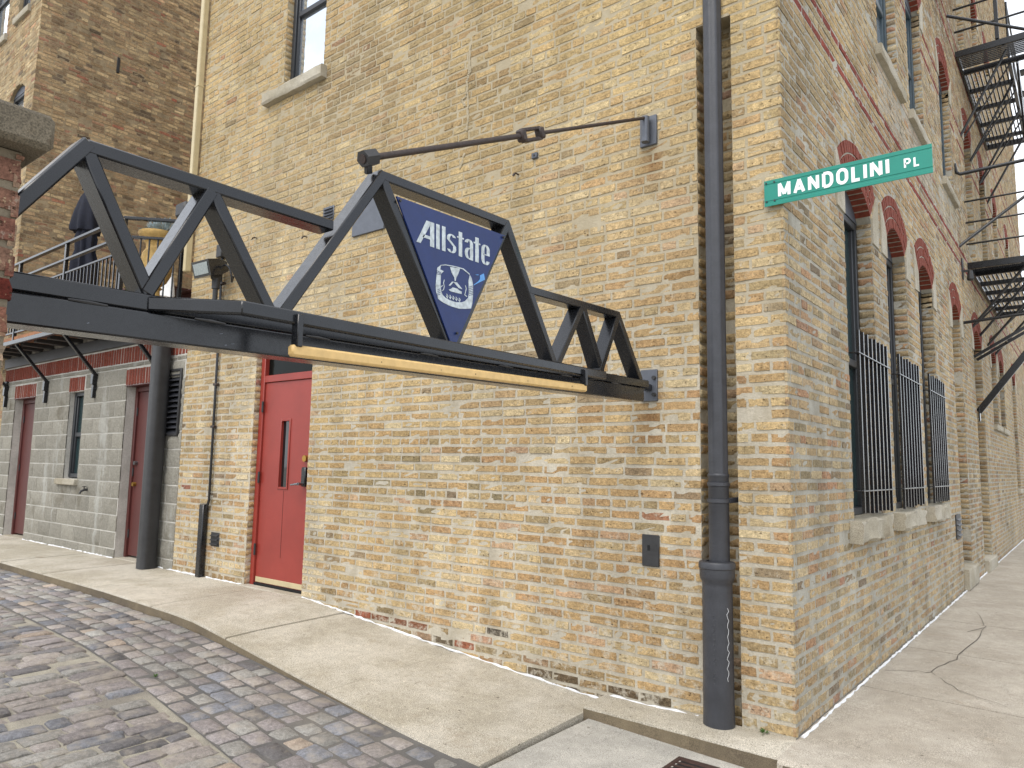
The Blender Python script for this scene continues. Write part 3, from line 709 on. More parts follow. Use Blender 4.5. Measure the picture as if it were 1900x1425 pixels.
for s_ in stones:
    o = s_['o']; big = o in gwin + gnic
    e = o['u0'] if s_['s'] < 0 else o['u1']; sg = s_['s']; w_ = abs(s_['u1'] - s_['u0'])
    R_ = arch_geo(o['u1'] - o['u0'], o['rise']); zc = o['v1'] + o['rise'] - R_; uc = (o['u0'] + o['u1']) / 2; hf = rad(44)
    rE = R_ + .31; pE = (uc + sg * rE * math.sin(hf), zc + rE * math.cos(hf)); pI = (uc + sg * R_ * math.sin(hf) , zc + R_ * math.cos(hf))
    poly = [(e, s_['v0']), (e + sg * w_, s_['v0'] + random.uniform(-.02, .02)), (max(e + sg * w_, pE[0], key=lambda t: t * sg) + sg * .02, pE[1] - .01), (pE[0] + sg * .004, pE[1]), (e, max(pI[1], s_['v0'] + .1))]
    b = MB(); b.prism([FB.at(u, v, .014) for u, v in poly], -FB.N * .18); b.build('skewback_stone', 'limestone', wallB, False)
def rough_sill(u0, u1, v0, v1, F_, out, back, parent, mat='limestone', rough=.010, name='sill'):
    b = MB(); n = 9; mseed = np.random.default_rng(int(u0 * 1000 + 50000) % 99991); rows = [(back, v1), (out - .01, v1 - .004), (out, v1 - .02), (out - .004, (v0 + v1) / 2), (out, v0 + .02), (out - .01, v0), (back, v0)]
    for i in range(n + 1):
        for d, v in rows:
            j = mseed.uniform(-1, 1, 3) * rough if d > 0 else np.zeros(3)
            b.v.append(tuple(F_.at(u0 + (u1 - u0) * i / n + (j[0] if 0 < i < n else 0), v + j[1], d + j[2])))
    k = len(rows)
    for i in range(n):
        for j in range(k - 1): b.f.append((i * k + j, (i + 1) * k + j, (i + 1) * k + j + 1, i * k + j + 1))
    b.f += [tuple(range(k)), tuple(n * k + t for t in range(k))[::-1]]; me_fix(b); return b.build(name, mat, parent, True, 30)
for s_ in sills: rough_sill(s_['u0'], s_['u1'], s_['v0'], s_['v1'], FB, .085 if s_['o'] in gwin else .06, -.16, wallB, rough=.013 if s_['o'] in gwin else .004)
rough_sill(-5.34, -4.33, 5.13, 5.255, FA, .075, -.12, wallA, rough=.005); rough_sill(-2.46, -1.5, 5.20, 5.315, FA, .075, -.12, wallA, rough=.005)
def window(F_, o, parent, frame='window_frame', pane='glass_dark', d=None, mull=True, tint=None):
    d = -(o['depth'] - .05) if d is None else d; a, c, e, g = o['u0'] + .002, o['u1'] - .002, o['v0'] + .014, o['v1']; rise = o.get('rise', 0) or 0
    w = .055; b = MB(); N = np.array(F_.N); fr = lambda u0, u1, v0, v1, dd0, dd1, ch=.006: b.obox(F_.at((u0 + u1) / 2, (v0 + v1) / 2, (dd0 + dd1) / 2), (F_.U, F_.V, F_.N), (abs(u1 - u0) / 2, abs(v1 - v0) / 2, abs(dd1 - dd0) / 2), ch)
    fr(a, a + w, e, g, d - .03, d + .04); fr(c - w, c, e, g, d - .03, d + .04); fr(a + w + .001, c - w - .001, e, e + w, d - .03, d + .04); fr(a + w + .001, c - w - .001, g - w, g, d - .03, d + .04)
    fr(a + w + .001, a + w + .03, e + w, g - w, d - .03, d + .02); fr(c - w - .03, c - w - .001, e + w, g - w, d - .03, d + .02)
    wn = b.build('window', frame, parent)
    vm = (e + g) / 2 if mull else None
    if mull: b = MB(); fr(a + w + .031, c - w - .031, vm - .03, vm + .03, d - .028, d + .03); b.build('meeting_rail', frame, wn)
    for p0, p1 in (((e + w + .001, vm - .031), (vm + .031, g - w - .001)) if mull else ((e + w + .001, g - w - .001),)):
        b = MB(); b.obox(F_.at((a + c) / 2, (p0 + p1) / 2, d - .012), (F_.U, F_.V, F_.N), ((c - a) / 2 - w - .03, (p1 - p0) / 2, .006), 0); b.build('pane', pane, wn, False)
    if rise:                                        # flat panel closing the arch head
        R = arch_geo(o['u1'] - o['u0'], rise); zc = o['v1'] + rise - R; uc = (o['u0'] + o['u1']) / 2
        P = [F_.at(u, zc + math.sqrt(R * R - (u - uc) ** 2) - .002, d + .045) for u in np.linspace(o['u1'] - .003, o['u0'] + .003, 11)] + [F_.at(o['u0'] + .003, g + .002, d + .045), F_.at(o['u1'] - .003, g + .002, d + .045)]
        b = MB(); b.prism(P, -N * .04); b.build('arch_panel', 'zinc_dark', wn, False)
    return wn
for o in gwin: window(FB, o, bld, pane='glass_teal', d=-.15)
for o in uwin: window(FB, o, bld, 'window_frame_teal', 'glass_sky', d=-.12)
for o in fwin: window(FB, o, bld, pane='glass_dark')
window(FA, winA, bld, 'window_frame', 'glass_sky', d=-.11); window(FA, winA2, bld, 'window_frame', 'glass_sky', d=-.11)
# grey plaster patches and closing shell (roof and far walls)
b = MB(); b.quad((XL, 0, TOP), (0, 0, TOP), (0, BEND, TOP), (XL, BEND, TOP)); b.quad((XL, 0, -.3), (XL, 0, TOP), (XL, BEND, TOP), (XL, BEND, -.3)); b.quad((0, BEND, -.3), (0, BEND, TOP), (XL, BEND, TOP), (XL, BEND, -.3)); b.build('rear_wall', 'mortar_wing', bld, False)
for pts in ([(872, 84), (873, 132), (866, 150), (869, 205), (868, 252)], [(868, 175), (858, 186), (864, 200)], [(862, 285), (852, 320)]):
    b = MB(); Q = []
    for (p, q) in zip(pts[:-1], pts[1:]):
        for t in np.linspace(0, 1, 6)[:-1]: Q.append(onY(p[0] + (q[0] - p[0]) * t + random.uniform(-1.5, 1.5), p[1] + (q[1] - p[1]) * t))
    for p, q in zip(Q[:-1], Q[1:]): b.beam((p[0], -.002, p[2]), (q[0], -.002, q[2]), .014, random.uniform(.014, .026), (1, 0, 0), .003, .004)
    b.build('mortar_repair', 'mortar_alley', wallA)
# red door in the alley wall
fz = .205; yd = .075
door = MB(); door.box(-5.185, -4.40, yd, yd + .045, fz + .03, 2.20, .004)
dz0, dz1 = 1.165, 1.80
door = MB()                                        # leaf with a narrow vision panel opening
vx0, vx1 = -4.875, -4.75
for (x0, x1, z0, z1) in ((-5.185, vx0, fz + .03, 2.19), (vx1, -4.40, fz + .03, 2.19), (vx0, vx1, fz + .03, dz0), (vx0, vx1, dz1, 2.19)): door.box(x0, x1, yd, yd + .045, z0, z1, 0)
dr_ = door.build('door', 'red_door', bld, False)
b = MB()
for (x0, x1, z0, z1) in ((vx0 - .022, vx0, dz0 - .022, dz1 + .022), (vx1, vx1 + .022, dz0 - .022, dz1 + .022), (vx0, vx1, dz0 - .022, dz0), (vx0, vx1, dz1, dz1 + .022)): b.box(x0, x1, yd - .009, yd - .001, z0, z1, .003)
b.build('vision_frame', 'red_door', dr_); MB().box(vx0, vx1, yd + .02, yd + .028, dz0, dz1).build('vision_pane', 'glass_dark', dr_, False)
MB().box(-5.18, -4.40, yd - .006, yd - .0005, fz + .035, fz + .085, .002).build('kick_strip', 'beige_metal', dr_)
MB().box(-4.795, -4.791, yd - .002, yd - .0004, .5, 1.13).build('seam_line', 'maroon_door', dr_)
b = MB(); b.box(-5.256, -5.19, .055, .15, fz, 2.58, .004); b.box(-4.395, -4.334, .055, .15, fz, 2.58, .004); b.box(-5.189, -4.396, .058, .15, 2.195, 2.265, .004); b.box(-5.189, -4.396, .058, .15, 2.53, 2.585, .004); b.build('door_frame', 'red_door', bld)
MB().box(-5.185, -4.398, .10, .11, 2.266, 2.529).build('transom_pane', 'glass_black', bld, False)
MB().box(-5.255, -4.335, .06, .19, fz - .02, fz + .027).build('door_gap', 'black_gap', bld, False)
MB().box(-5.30, -4.31, -.05, .055, .12, .213, .008).build('threshold', 'limestone', bld)
for z in (.55, 1.25, 1.95): MB().tube([(-5.188, .05, z - .055), (-5.188, .05, z + .055)], .011, 8).build('hinge', 'steel_dull', dr_)
b = MB(); b.obox((-4.455, yd - .018, 1.27), np.eye(3), (.032, .016, .09), .008); lk = b.build('keypad_lock', 'steel', dr_)
b = MB(); b.tube([(-4.455, yd - .03, 1.205), (-4.455, yd - .085, 1.205)], .014, 10); b.tube([(-4.46, yd - .08, 1.205), (-4.50, yd - .085, 1.20), (-4.57, yd - .08, 1.193)], [.012, .011, .008], 10); b.build('lever_handle', 'nickel', lk)
MB().tube([(-4.455, yd, 1.44), (-4.455, yd - .03, 1.44)], .03, 16).build('deadbolt', 'brass', dr_)
# wall stains under the steel plates are left to the materials; sealant bead along the wall foot
def bead(pts, parent, r=.0085):
    b = MB(); P = []
    for (a, c) in zip(pts[:-1], pts[1:]):
        a = np.array(a); c = np.array(c); n = max(2, int(np.linalg.norm(c - a) / .045))
        for t in range(n): P.append(a + (c - a) * t / n + np.array((random.uniform(-.004, .004), random.uniform(-.007, .007), random.uniform(-.004, .004))))
    P.append(np.array(pts[-1])); b.tube(P, [r * random.uniform(.35, 1.6) for _ in P], 7); return b.build('sealant_bead', 'sealant', parent)
bead([(x, -.012, s_z(x) + .002) for x in (-12.4, -11.99)], side); bead([(x, -.012, s_z(x) + .002) for x in (-11.12, -9.5, -8.12)], side); bead([(x, -.012, s_z(x) + .002) for x in (-7.3, -6.6, -6.12)], side); bead([(x, -.012, s_z(x) + .002) for x in (-5.95, -5.28)], side)
bead([(x, -.012, s_z(x) + .003) for x in (-4.3, -3.5, -2.8, -1.9, -1.2)] + [(-1.1, -.012, -.005), (-.54, -.012, 0)], side, .0075)
bead([(.022, y, .004) for y in (.05, 2, 4, 6.45, 8.6, 10.2, 16, 21)], street, .0075)

# ------------------------------------------------------------------ things fixed to the alley wall near the corner
pipe = empty('downpipe', (-.405, -.05, 0), 'charcoal downpipe with cast-iron foot in the brick chase at the corner', 'pipe')
flute = lambda g, z: 1 + .035 * math.cos(8 * g)
MB().lathe((-.395, -.03, 0), [(.056, 1.33), (.056, 9.0)], 48, flute).build('upper_pipe', 'cast_iron', pipe, True, 60)
MB().lathe((-.395, -.03, 0), [(.058, .84), (.058, 1.36), (.0615, 1.365), (.0615, 1.375), (.058, 1.38)], 32).build('lower_pipe', 'cast_iron', pipe)
for z in (1.32, 1.225): MB().lathe((-.395, -.03, 0), [(.0595, z - .012), (.064, z - .009), (.064, z + .009), (.0595, z + .012)], 32).build('band', 'cast_iron', pipe)
MB().lathe((-.40, -.055, -.03), [(.088, 0), (.085, .1), (.083, .78), (.083, .80), (.094, .82), (.097, .835), (.097, .875), (.102, .88), (.102, .905), (.096, .915), (.06, .917), (.06, .86)], 36).build('cast_iron_foot', 'cast_iron', pipe)
b = MB(); b.beam((-.36, -.02, 1.225), (-.30, .10, 1.235), .02, .03, ch=.003); b.build('clip', 'cast_iron', pipe)
# raised cast marks and a chalk scrawl on the iron foot
def onfoot(ang, z, d=.001): r = .0835 + d; return (-.40 + r * math.cos(ang), -.055 + r * math.sin(ang), z)
ft = MB()
for k_ in range(15):
    if k_ == 11: continue
    z = .60 - k_ * .026; a = rad(-82)
    ft.tube([onfoot(a - .03, z), onfoot(a + .05, z)], .0022, 5); ft.tube([onfoot(a + (.05 if k_ % 2 else -.03), z), onfoot(a + (.05 if k_ % 3 else -.03), z - .012)], .002, 5)
ft.build('cast_mark', 'cast_iron', pipe)
MB().tube([onfoot(rad(-28) + .10 * math.sin(k_ * 1.9) * (1 if k_ % 3 else .3), .64 - k_ * .017, .0008) for k_ in range(24)], .0014, 5).build('chalk_scrawl', 'chalk', pipe)
# raised lettering cast into the foot: small lugs
def stroke_glyphs(): 
    G = {}
    def arc(cx, cy, rx, ry, a0, a1, n=10): return [(cx + rx * math.cos(rad(a0 + (a1 - a0) * i / n)), cy + ry * math.sin(rad(a0 + (a1 - a0) * i / n))) for i in range(n + 1)]
    G['M'] = (.82, [[(0, 0), (0, 1)], [(0, 1), (.41, .12)], [(.41, .12), (.82, 1)], [(.82, 1), (.82, 0)]])
    G['A'] = (.74, [[(0, 0), (.37, 1)], [(.37, 1), (.74, 0)], [(.13, .3), (.61, .3)]])
    G['N'] = (.66, [[(0, 0), (0, 1)], [(0, 1), (.66, 0)], [(.66, 0), (.66, 1)]])
    G['D'] = (.64, [[(0, 0), (0, 1)], [(0, 1), (.28, 1)] + arc(.28, .64, .36, .36, 90, 0) + arc(.28, .36, .36, .36, 0, -90) + [(0, 0)]])
    G['O'] = (.68, [arc(.34, .66, .34, .34, 0, 180) + arc(.34, .34, .34, .34, 180, 360) + [(.68, .66)]])
    G['L'] = (.43, [[(0, 1), (0, 0), (.5, 0)]])
    G['I'] = (.0, [[(0, 0), (0, 1)]])
    G['P'] = (.58, [[(0, 0), (0, 1), (.32, 1)] + arc(.32, .74, .26, .26, 90, -90) + [(0, .48)]])
    return G
GL = stroke_glyphs()
def ribbon(pts, w):
    P = [np.array(p, float) for p in pts]; P = [p for i, p in enumerate(P) if i == 0 or np.linalg.norm(p - P[i - 1]) > 1e-7]; closed = np.linalg.norm(P[0] - P[-1]) < 1e-6; n = len(P); out = []
    for i in range(n):
        if closed: a = P[i] - P[(i - 1) % (n - 1)] if i else P[0] - P[n - 2]; c = P[(i + 1) % (n - 1)] - P[i] if i < n - 1 else P[1] - P[0]
        else: a = P[i] - P[i - 1] if i else P[1] - P[0]; c = P[i + 1] - P[i] if i < n - 1 else P[i] - P[i - 1]
        a = a / np.linalg.norm(a); c = c / np.linalg.norm(c); na = np.array((-a[1], a[0])); nc = np.array((-c[1], c[0])); m_ = na + nc; m_ /= max(np.linalg.norm(m_), 1e-6)
        k = w / 2 / max(m_.dot(na), .45); out.append((P[i] + m_ * k, P[i] - m_ * k))
    return out
def add_ribbon(b, pts, w, f3, nrm, th):
    R = ribbon(pts, w); nrm = np.array(nrm, float)
    for i in range(len(R) - 1):
        b.prism([f3(*R[i][0]), f3(*R[i][1]), f3(*R[i + 1][1]), f3(*R[i + 1][0])], nrm * th)
# green street-name blade bolted to the corner
sg = empty('street_sign', (.33, -.03, 2.909), 'green street name blade reading MANDOLINI PL bolted to the building corner', 'sign')
x0, x1, z0, z1, ys = -.092, .758, 2.910, 3.062, -.030
prof = [(0, .0), (.006, .0), (.006, .018), (.0035, .020), (.0035, .030), (.006, .032), (.006, .120), (.0035, .122), (.0035, .130), (.006, .132), (.006, .152), (0, .152)]
b = MB(); n = len(prof)
for xx in (x0, x1):
    for d, z in prof: b.v.append((xx, ys - d, z0 + z))
b.f += [(i, (i + 1) % n, n + (i + 1) % n, n + i) for i in range(n)] + [tuple(range(n))[::-1], tuple(n + i for i in range(n))]
me_fix(b); b.build('blade', 'sign_green', sg, False)
def text(s, f3, x, base, h, st, gap, nrm, th, name, mat, parent, sx=1.):
    for ch in s:
        if ch == ' ': x += .5 * h; continue
        w, strokes = GL[ch]; b = MB(); ox = x + st / 2
        for si, p in enumerate(strokes): add_ribbon(b, [(ox + (q[0] * h * sx) * 1., base + st / 2 + q[1] * (h - st)) for q in p], st, f3, nrm, th + .0003 * si)
        b.build(name, mat, parent, False); x += w * h * sx + st + gap
    return x
f3 = lambda u, v: np.array((x0 + u, ys - .0062, z0 + v))
def textwidth(s, h, st, gap, sx): return sum(GL[c][0] * h * sx + st + gap for c in s) - gap
u0, u1 = (onY(1444, 370, -.036)[0] - x0), (onY(1651, 330, -.036)[0] - x0)
sx_ = .62
for _ in range(20): sx_ *= ((u1 - u0) / textwidth('MANDOLINI', .092, .0175, .015, sx_)) ** .7
text('MANDOLINI', f3, u0, .036, .092, .0175, .015, (0, -1, 0), .0012, 'letter', 'sign_letter', sg, sx_)
u2 = onY(1677, 300, -.036)[0] - x0; text('PL', f3, u2, .049, .054, .0095, .012, (0, -1, 0), .0012, 'letter', 'sign_letter', sg, .72)
for (u, v) in ((.012, .137), (.058, .137), (.012, .027), (.058, .027)): MB().tube([(x0 + u, ys - .003, z0 + v), (x0 + u, ys - .010, z0 + v)], .0055, 6).build('bolt', 'steel_dull', sg)
for z in (2.95, 3.02): MB().box(-.085, -.035, -.031, .0, z - .012, z + .012, .002).build('mounting_bracket', 'steel_dull', sg)
# dark steel cover plate and the other wall fittings
pl = empty('cover_plate', (-.845, 0, .81), 'dark rectangular steel cover plate with keyhole low on the alley wall', 'wall plate'); MB().box(-.90, -.785, -.013, 0, .81, 1.0, .003).build('plate', 'steel_dull', pl); MB().box(-.862, -.845, -.0145, -.0128, .905, .937, 0).build('keyhole', 'black_gap', pl, False)
vt = empty('wall_vent', (-5.83, 0, .53), 'small grey louvred vent low on the wall left of the red door', 'vent'); b = MB(); b.box(-5.91, -5.75, -.008, 0, .53, .67, .003); b.build('backplate', 'steel_dull', vt)
for i in range(3): b = MB(); b.obox((-5.83, -.016, .556 + i * .043), (np.array((1, 0, 0)), unit((0, -.8, -.6)), unit((0, -.6, .8))), (.068, .016, .003), .001); b.build('slat', 'steel_dull', vt)
vh = empty('wall_vent', (-4.19, 0, 3.68), 'small pale square louvred vent high on the wall behind the truss', 'vent'); MB().box(-4.27, -4.11, -.012, 0, 3.66, 3.80, .004).build('backplate', 'zinc_plate', vh)
for i in range(4): b = MB(); b.obox((-4.19, -.02, 3.685 + i * .03), (np.array((1, 0, 0)), unit((0, -.8, -.6)), unit((0, -.6, .8))), (.07, .012, .002), .001); b.build('slat', 'zinc_plate', vh)
mp_ = empty('metal_panel', (-3.6, 0, 3.43), 'blank grey sheet-metal panel on the wall behind the truss peak', 'panel'); MB().box(-3.82, -3.39, -.022, 0, 3.43, 3.80, .004).build('sheet', 'zinc_plate', mp_)
# conduit, guard channel, junction box
cd = empty('conduit', (-5.97, -.03, .2), 'thin black conduit running up the wall left of the red door into a steel guard', 'conduit'); MB().tube([(-6.0, -.03, 3.66), (-5.97, -.028, 2.6), (-5.95, -.03, 1.0), (-5.985, -.035, .9)], .014, 8).build('conduit_pipe', 'steel', cd)
b = MB(); b.box(-6.07, -5.985, -.07, -.012, .2, .95, .008); b.build('guard_channel', 'steel', cd); MB().box(-6.055, -5.945, -.075, 0, 3.60, 3.745, .008).build('junction_box', 'steel_dull', cd)
for z in (3.3, 2.2, 1.75): MB().box(-5.995, -5.93, -.046, -.006, z, z + .025, .003).build('strap', 'rust_rod', cd)
MB().box(-6.16, -5.86, -.10, -.012, 3.05, 3.10, .01).build('support_arm', 'steel_dull', cd)
fl = empty('floodlight', (-6.15, -.12, 3.05), 'black box floodlight on a stem in front of the brick wall above the truss beam', 'floodlight')
hc = onY(390, 500, -.20); MB().tube([(hc[0] + .06, -.16, 3.08), (hc[0] + .06, -.16, hc[2] - .16)], .026, 12).build('stem', 'steel_dull', fl); b = MB(); b.tube([(hc[0] + .06, -.16, hc[2] - .21), (hc[0] + .06, -.16, hc[2] - .10)], .04, 12); b.obox((hc[0] + .06, -.16, hc[2] - .07), np.eye(3), (.03, .05, .045), .01); b.build('swivel', 'steel_dull', fl)
dv = unit((.05, -.95, -.28)); rt = unit(np.cross(dv, (0, 0, 1))); up = np.cross(rt, dv); hcc = np.array((hc[0] + .02, -.20, hc[2] + .01))
b = MB(); fr_ = [(-.15, .08, .05), (-.03, .12, .085), (.12, .155, .085)]; ring = []
for d, w, h in fr_: ring.append([hcc + dv * d + rt * (sx * w) + up * (sy * h) for sx, sy in ((-1, -1), (1, -1), (1, 1), (-1, 1))])
for r in ring: b.v += [tuple(p) for p in r]
for i in range(2):
    for j in range(4): b.f.append((i * 4 + j, i * 4 + (j + 1) % 4, (i + 1) * 4 + (j + 1) % 4, (i + 1) * 4 + j))
b.f += [(3, 2, 1, 0), (8, 9, 10, 11)]; me_fix(b); b.build('lamp_head', 'steel', fl, False)
b = MB(); b.obox(hcc + dv * .123, (rt, up, dv), (.125, .06, .004), .002); b.build('lens', 'lamp_lens', fl)
P = [];
for i in range(19): a = i / 18 * 2 * math.pi; P.append((hc[0] + .12 + .11 * i / 18 + .085 * (1 - math.cos(a)) * .5, -.16 + .1 * i / 18, hc[2] - .03 - .0 + .075 * math.sin(a) - .05 * i / 18))
MB().tube(P, .011, 8).build('cable', 'steel', fl)
ds = empty('downspout', (-6.71, -.04, 3.3), 'slim beige downspout on the left edge of the brick building', 'downspout'); b = MB(); b.box(-6.752, -6.675, -.085, -.015, 3.55, 12.5, .01); b.build('pipe', 'beige_metal', ds)
for z in (4.5, 5.78, 7.4): MB().box(-6.757, -6.67, -.09, -.012, z, z + .02, .003).build('joint_band', 'beige_metal', ds)
sb = empty('security_lamp', (-6.70, -.1, 4.15), 'black box lamp at the brick corner above the balcony rail', 'lamp'); b = MB(); b.box(-6.82, -6.60, -.19, -.09, 4.17, 4.34, .025); b.build('housing', 'steel_dull', sb); MB().box(-6.75, -6.68, -.09, .0, 4.22, 4.28, .01).build('arm', 'steel_dull', sb)

for (qx, qy, lab) in ((477, 442, 'small rusty eye hook in the wall just left of the bricked-up arch'), (570, 440, 'small rusty eye hook in the wall above the bricked-up arch'), (962, 324, 'bent rusty nail in the brick wall under the tie rod')):
    p = onY(qx, qy); h = empty('wall_hook', tuple(p), lab, 'hook', 'rusty hooks in the alley wall'); MB().tube([p + np.array(d) for d in ((0, .01, 0), (0, -.04, 0), (.012, -.055, -.012), (.0, -.06, -.03), (-.014, -.05, -.02), (-.006, -.04, -.004))], .006, 6).build('hook', 'rust_rod', h)
p = onY(994, 290); h = empty('sensor_box', tuple(p), 'tiny dark box on the brick wall below the turnbuckle', 'box'); MB().box(p[0] - .025, p[0] + .025, -.022, 0, p[2] - .022, p[2] + .022, .004).build('body', 'zinc_dark', h); MB().tube([(p[0], -.02, p[2]), (p[0], -.026, p[2])], .008, 8).build('lens', 'steel_dull', h)
# ------------------------------------------------------------------ steel truss over the alley
tr = empty('overhead_truss', (-.825, -1.8, 1.74), 'black welded steel truss spanning the alley from brick pillar to wall', 'truss')
XT = -.845; T = .040; TW = .085
bz_ = lambda y: 1.869 + (y + 3.47) * .0213         # top of the bottom chord
P3 = lambda y, z: (XT, y, z)
def member(nm, p, q, w=T, h=T, ext=0.): b = MB(); b.beam(P3(*p), P3(*q), w, h, (1, 0, 0) if abs(p[0] - q[0]) < .01 else (0, 0, 1), .005, ext); return b.build(nm, 'steel', tr)
member('bottom_chord', (-3.72, bz_(-3.72) - .025), (-.10, bz_(-.10) - .025), .09, .05)
member('lower_beam', (-3.72, bz_(-3.72) - .0935), (-.17, bz_(-.17) - .0935), .098, .082)
hT = T / 2
N1 = (-3.335, 2.253); N1b = (-2.965, 2.246); N1e = (-2.50, 2.258); N2 = (-2.278, 2.522); N2e = (-1.497, 2.545); N3s = (-1.305, 2.262); N3m = (-.835, 2.277); N3e = (-.458, 2.289)
B_ = lambda y: (y, bz_(y) + .0)
for nm, p, q, e in (('top_chord', N1, N1e, .0), ('top_chord', N2, N2e, .012), ('top_chord', N3s, N3e, .012),
                    ('diagonal', B_(-3.60), N1, .016), ('diagonal', N1, B_(-3.135), 0), ('diagonal', B_(-3.145), N1b, 0), ('diagonal', N1b, B_(-2.725), 0), ('diagonal', B_(-2.70), N2, .016), ('diagonal', N2, B_(-1.862), 0), ('diagonal', B_(-1.845), N2e, 0), ('diagonal', N2e, B_(-1.09), .01), ('diagonal', B_(-1.07), N3m, 0), ('diagonal', N3m, B_(-.63), 0), ('diagonal', B_(-.655), N3e, 0), ('diagonal', N3e, B_(-.19), .01)):
    k = 0 if nm == 'top_chord' else (.0015 if q[1] > p[1] else -.0015)
    b = MB(); b.beam((XT + k, *p), (XT + k, *q), TW, T, (0, 0, 1), .005, e); b.build(nm, 'steel', tr)
for y in (-3.3, -2.95, -2.55, -2.0, -1.5, -1.0, -.5): MB().tube([(XT + .046, y - .05, bz_(y) - .052), (XT + .048, y, bz_(y) - .052), (XT + .046, y + .05, bz_(y) - .052)], [.003, .0055, .003], 6).build('weld', 'steel_dull', tr)
b = MB(); b.box(-.905, -.79, -.02, 0, 1.82, 2.02, .004); b.build('wall_plate', 'zinc_plate', tr)
b = MB(); b.box(-.875, -.82, -.19, -.02, 1.885, 1.925, .006); b.build('wall_lug', 'steel', tr)
for z in (1.86, 1.965): MB().tube([(-.805, -.02, z), (-.805, -.04, z)], .013, 6).build('bolt', 'steel_dull', tr)
b = MB(); b.box(-.905, -.785, -.02, 0, 3.49, 3.69, .004); b.build('wall_plate', 'zinc_plate', tr)
MB().tube([(-.845, -.055, 3.50), (-.845, -.055, 3.67)], .026, 16).build('rod_socket', 'zinc_plate', tr)
r0 = np.array((-.835, -2.33, 2.582)); r1 = np.array((-.845, -.055, 3.665)); rd = unit(r1 - r0); tbc = r0 + (r1 - r0) * .46
MB().tube([r0, tbc - rd * .08], .0135, 12).build('tie_rod', 'rust_rod', tr); MB().tube([tbc + rd * .08, r1], .0105, 12).build('tie_rod', 'rust_rod', tr)
b = MB(); sd = unit(np.cross(rd, (0, 0, 1))); uu = np.cross(sd, rd)
for s_ in (-1, 1): b.obox(tbc + uu * s_ * .026, (rd, sd, uu), (.085, .014, .009), .004); b.obox(tbc + rd * s_ * .085, (rd, sd, uu), (.022, .022, .03), .008)
b.build('turnbuckle', 'rust_rod', tr)
b = MB(); b.tube([r0 - rd * .03, r0 + rd * .035], .034, 6); b.build('end_nut', 'steel_dull', tr); MB().tube([r0 - rd * .035, r0 - rd * .028], .018, 12).build('rod_end', 'rust_rod', tr)
MB().beam((XT - .01, -2.31, 2.53), r0 + np.array((0, 0, -.01)), .03, .02, (1, 0, 0), .003).build('rod_lug', 'steel_dull', tr)
for y, z in ((-2.92, -.088), (-2.90, -.122), (-2.88, -.115), (-2.2, -.1), (-3.3, -.11), (-1.45, -.12)): MB().beam((XT + .0492, y, bz_(y) + z), (XT + .0492, y + random.uniform(.006, .014), bz_(y) + z + .003), .0012, random.uniform(.002, .005)).build('paint_chip', 'zinc_plate', tr)
# offset carrier bar and yellow clearance bar
xb = -.66; cz = lambda y: 1.856 + (y + 2.95) * .0105
b = MB(); b.beam((-.805, -3.13, cz(-3.13) - .006), (xb, -2.93, cz(-2.93)), .03, .042, ch=.005, ext=.008); b.build('carrier_bar_return', 'steel', tr)
b = MB(); b.beam((xb, -2.94, cz(-2.94)), (xb, -.86, cz(-.86)), .032, .042, ch=.005); cb = b.build('carrier_bar', 'steel', tr)
b = MB(); b.beam((xb, -.875, cz(-.86)), (-.80, -.86, cz(-.86)), .03, .038, ch=.004); b.build('carrier_bar_return', 'steel', tr)
yb_ = empty('clearance_bar', (-.65, -1.9, 1.74), 'chipped yellow clearance bar hanging under the black truss', 'bar')
zy = lambda y: 1.750 + (y + 2.76) * .0243
b = MB(); b.beam((-.648, -2.765, zy(-2.765)), (-.648, -1.06, zy(-1.06)), .03, .037, ch=.007); b.build('bar', 'yellow_paint', yb_)
for y in (-2.742, -1.075): b = MB(); b.beam((-.645, y, zy(y) + .012), (-.645, y, cz(y) + .01), .022, .035, (1, 0, 0), .003); b.build('hanger', 'steel', yb_)
for y, s_ in ((-2.4, .004), (-1.9, .005), (-1.55, .004), (-1.2, .006), (-2.1, .003)): MB().tube([(-.6335, y, zy(y) - .006 + s_), (-.6325, y + .002, zy(y) - .006 + s_)], s_ * .6, 7).build('paint_chip', 'rust_rod', yb_)

# triangular blue sign in the truss
SXP = -.797
ts = empty('triangular_sign', (SXP, -1.86, 1.92), 'dark blue triangular sign lettered Allstate with a cupped-hands emblem in the truss', 'sign')
tri = [onX(736, 364, SXP), onX(937, 437, SXP), onX(847, 636, SXP), onX(836, 634, SXP)]
b = MB(); b.prism(tri, (-.008, 0, 0)); b.build('panel', 'sign_blue', ts, False)
def sp(zx, zy): return onX(700 + zx / 4.75, 340 + zy / 4.75, SXP + .0006)   # traced marks -> sign plane
def flat(polys, name, mat, parent, th=.0012):
    b = MB()
    for p in polys: b.prism([sp(*q) for q in p], (th, 0, 0))
    return b.build(name, mat, parent, False)
def tf(u, v): return sp(345 + 647 * u, 515 + 220 * u - 216 * v)
def letter(rib, st, name='letter'):
    b = MB()
    for si, (p, w) in enumerate(rib): add_ribbon(b, p, w, lambda u, v: tf(u, v), (1, 0, 0), .0012 + .0003 * si)
    b.build(name, 'sign_white', ts, False)
sv = .050
def arcp(cx, cy, rx, ry, a0, a1, n=9): return [(cx + rx * math.cos(rad(a0 + (a1 - a0) * i / n)), cy + ry * math.sin(rad(a0 + (a1 - a0) * i / n))) for i in range(n + 1)]
flat([[(345 + 647 * u, 515 + 220 * u - 216 * v) for u, v in p] for p in ([(0, 0), (.055, 0), (.185, .86), (.19, 1.), (.135, 1.)], [(.185, 0), (.24, 0), (.24, 1), (.185, 1)], [(.08, .27), (.185, .27), (.185, .40), (.1, .40)])], 'letter', 'sign_white', ts)
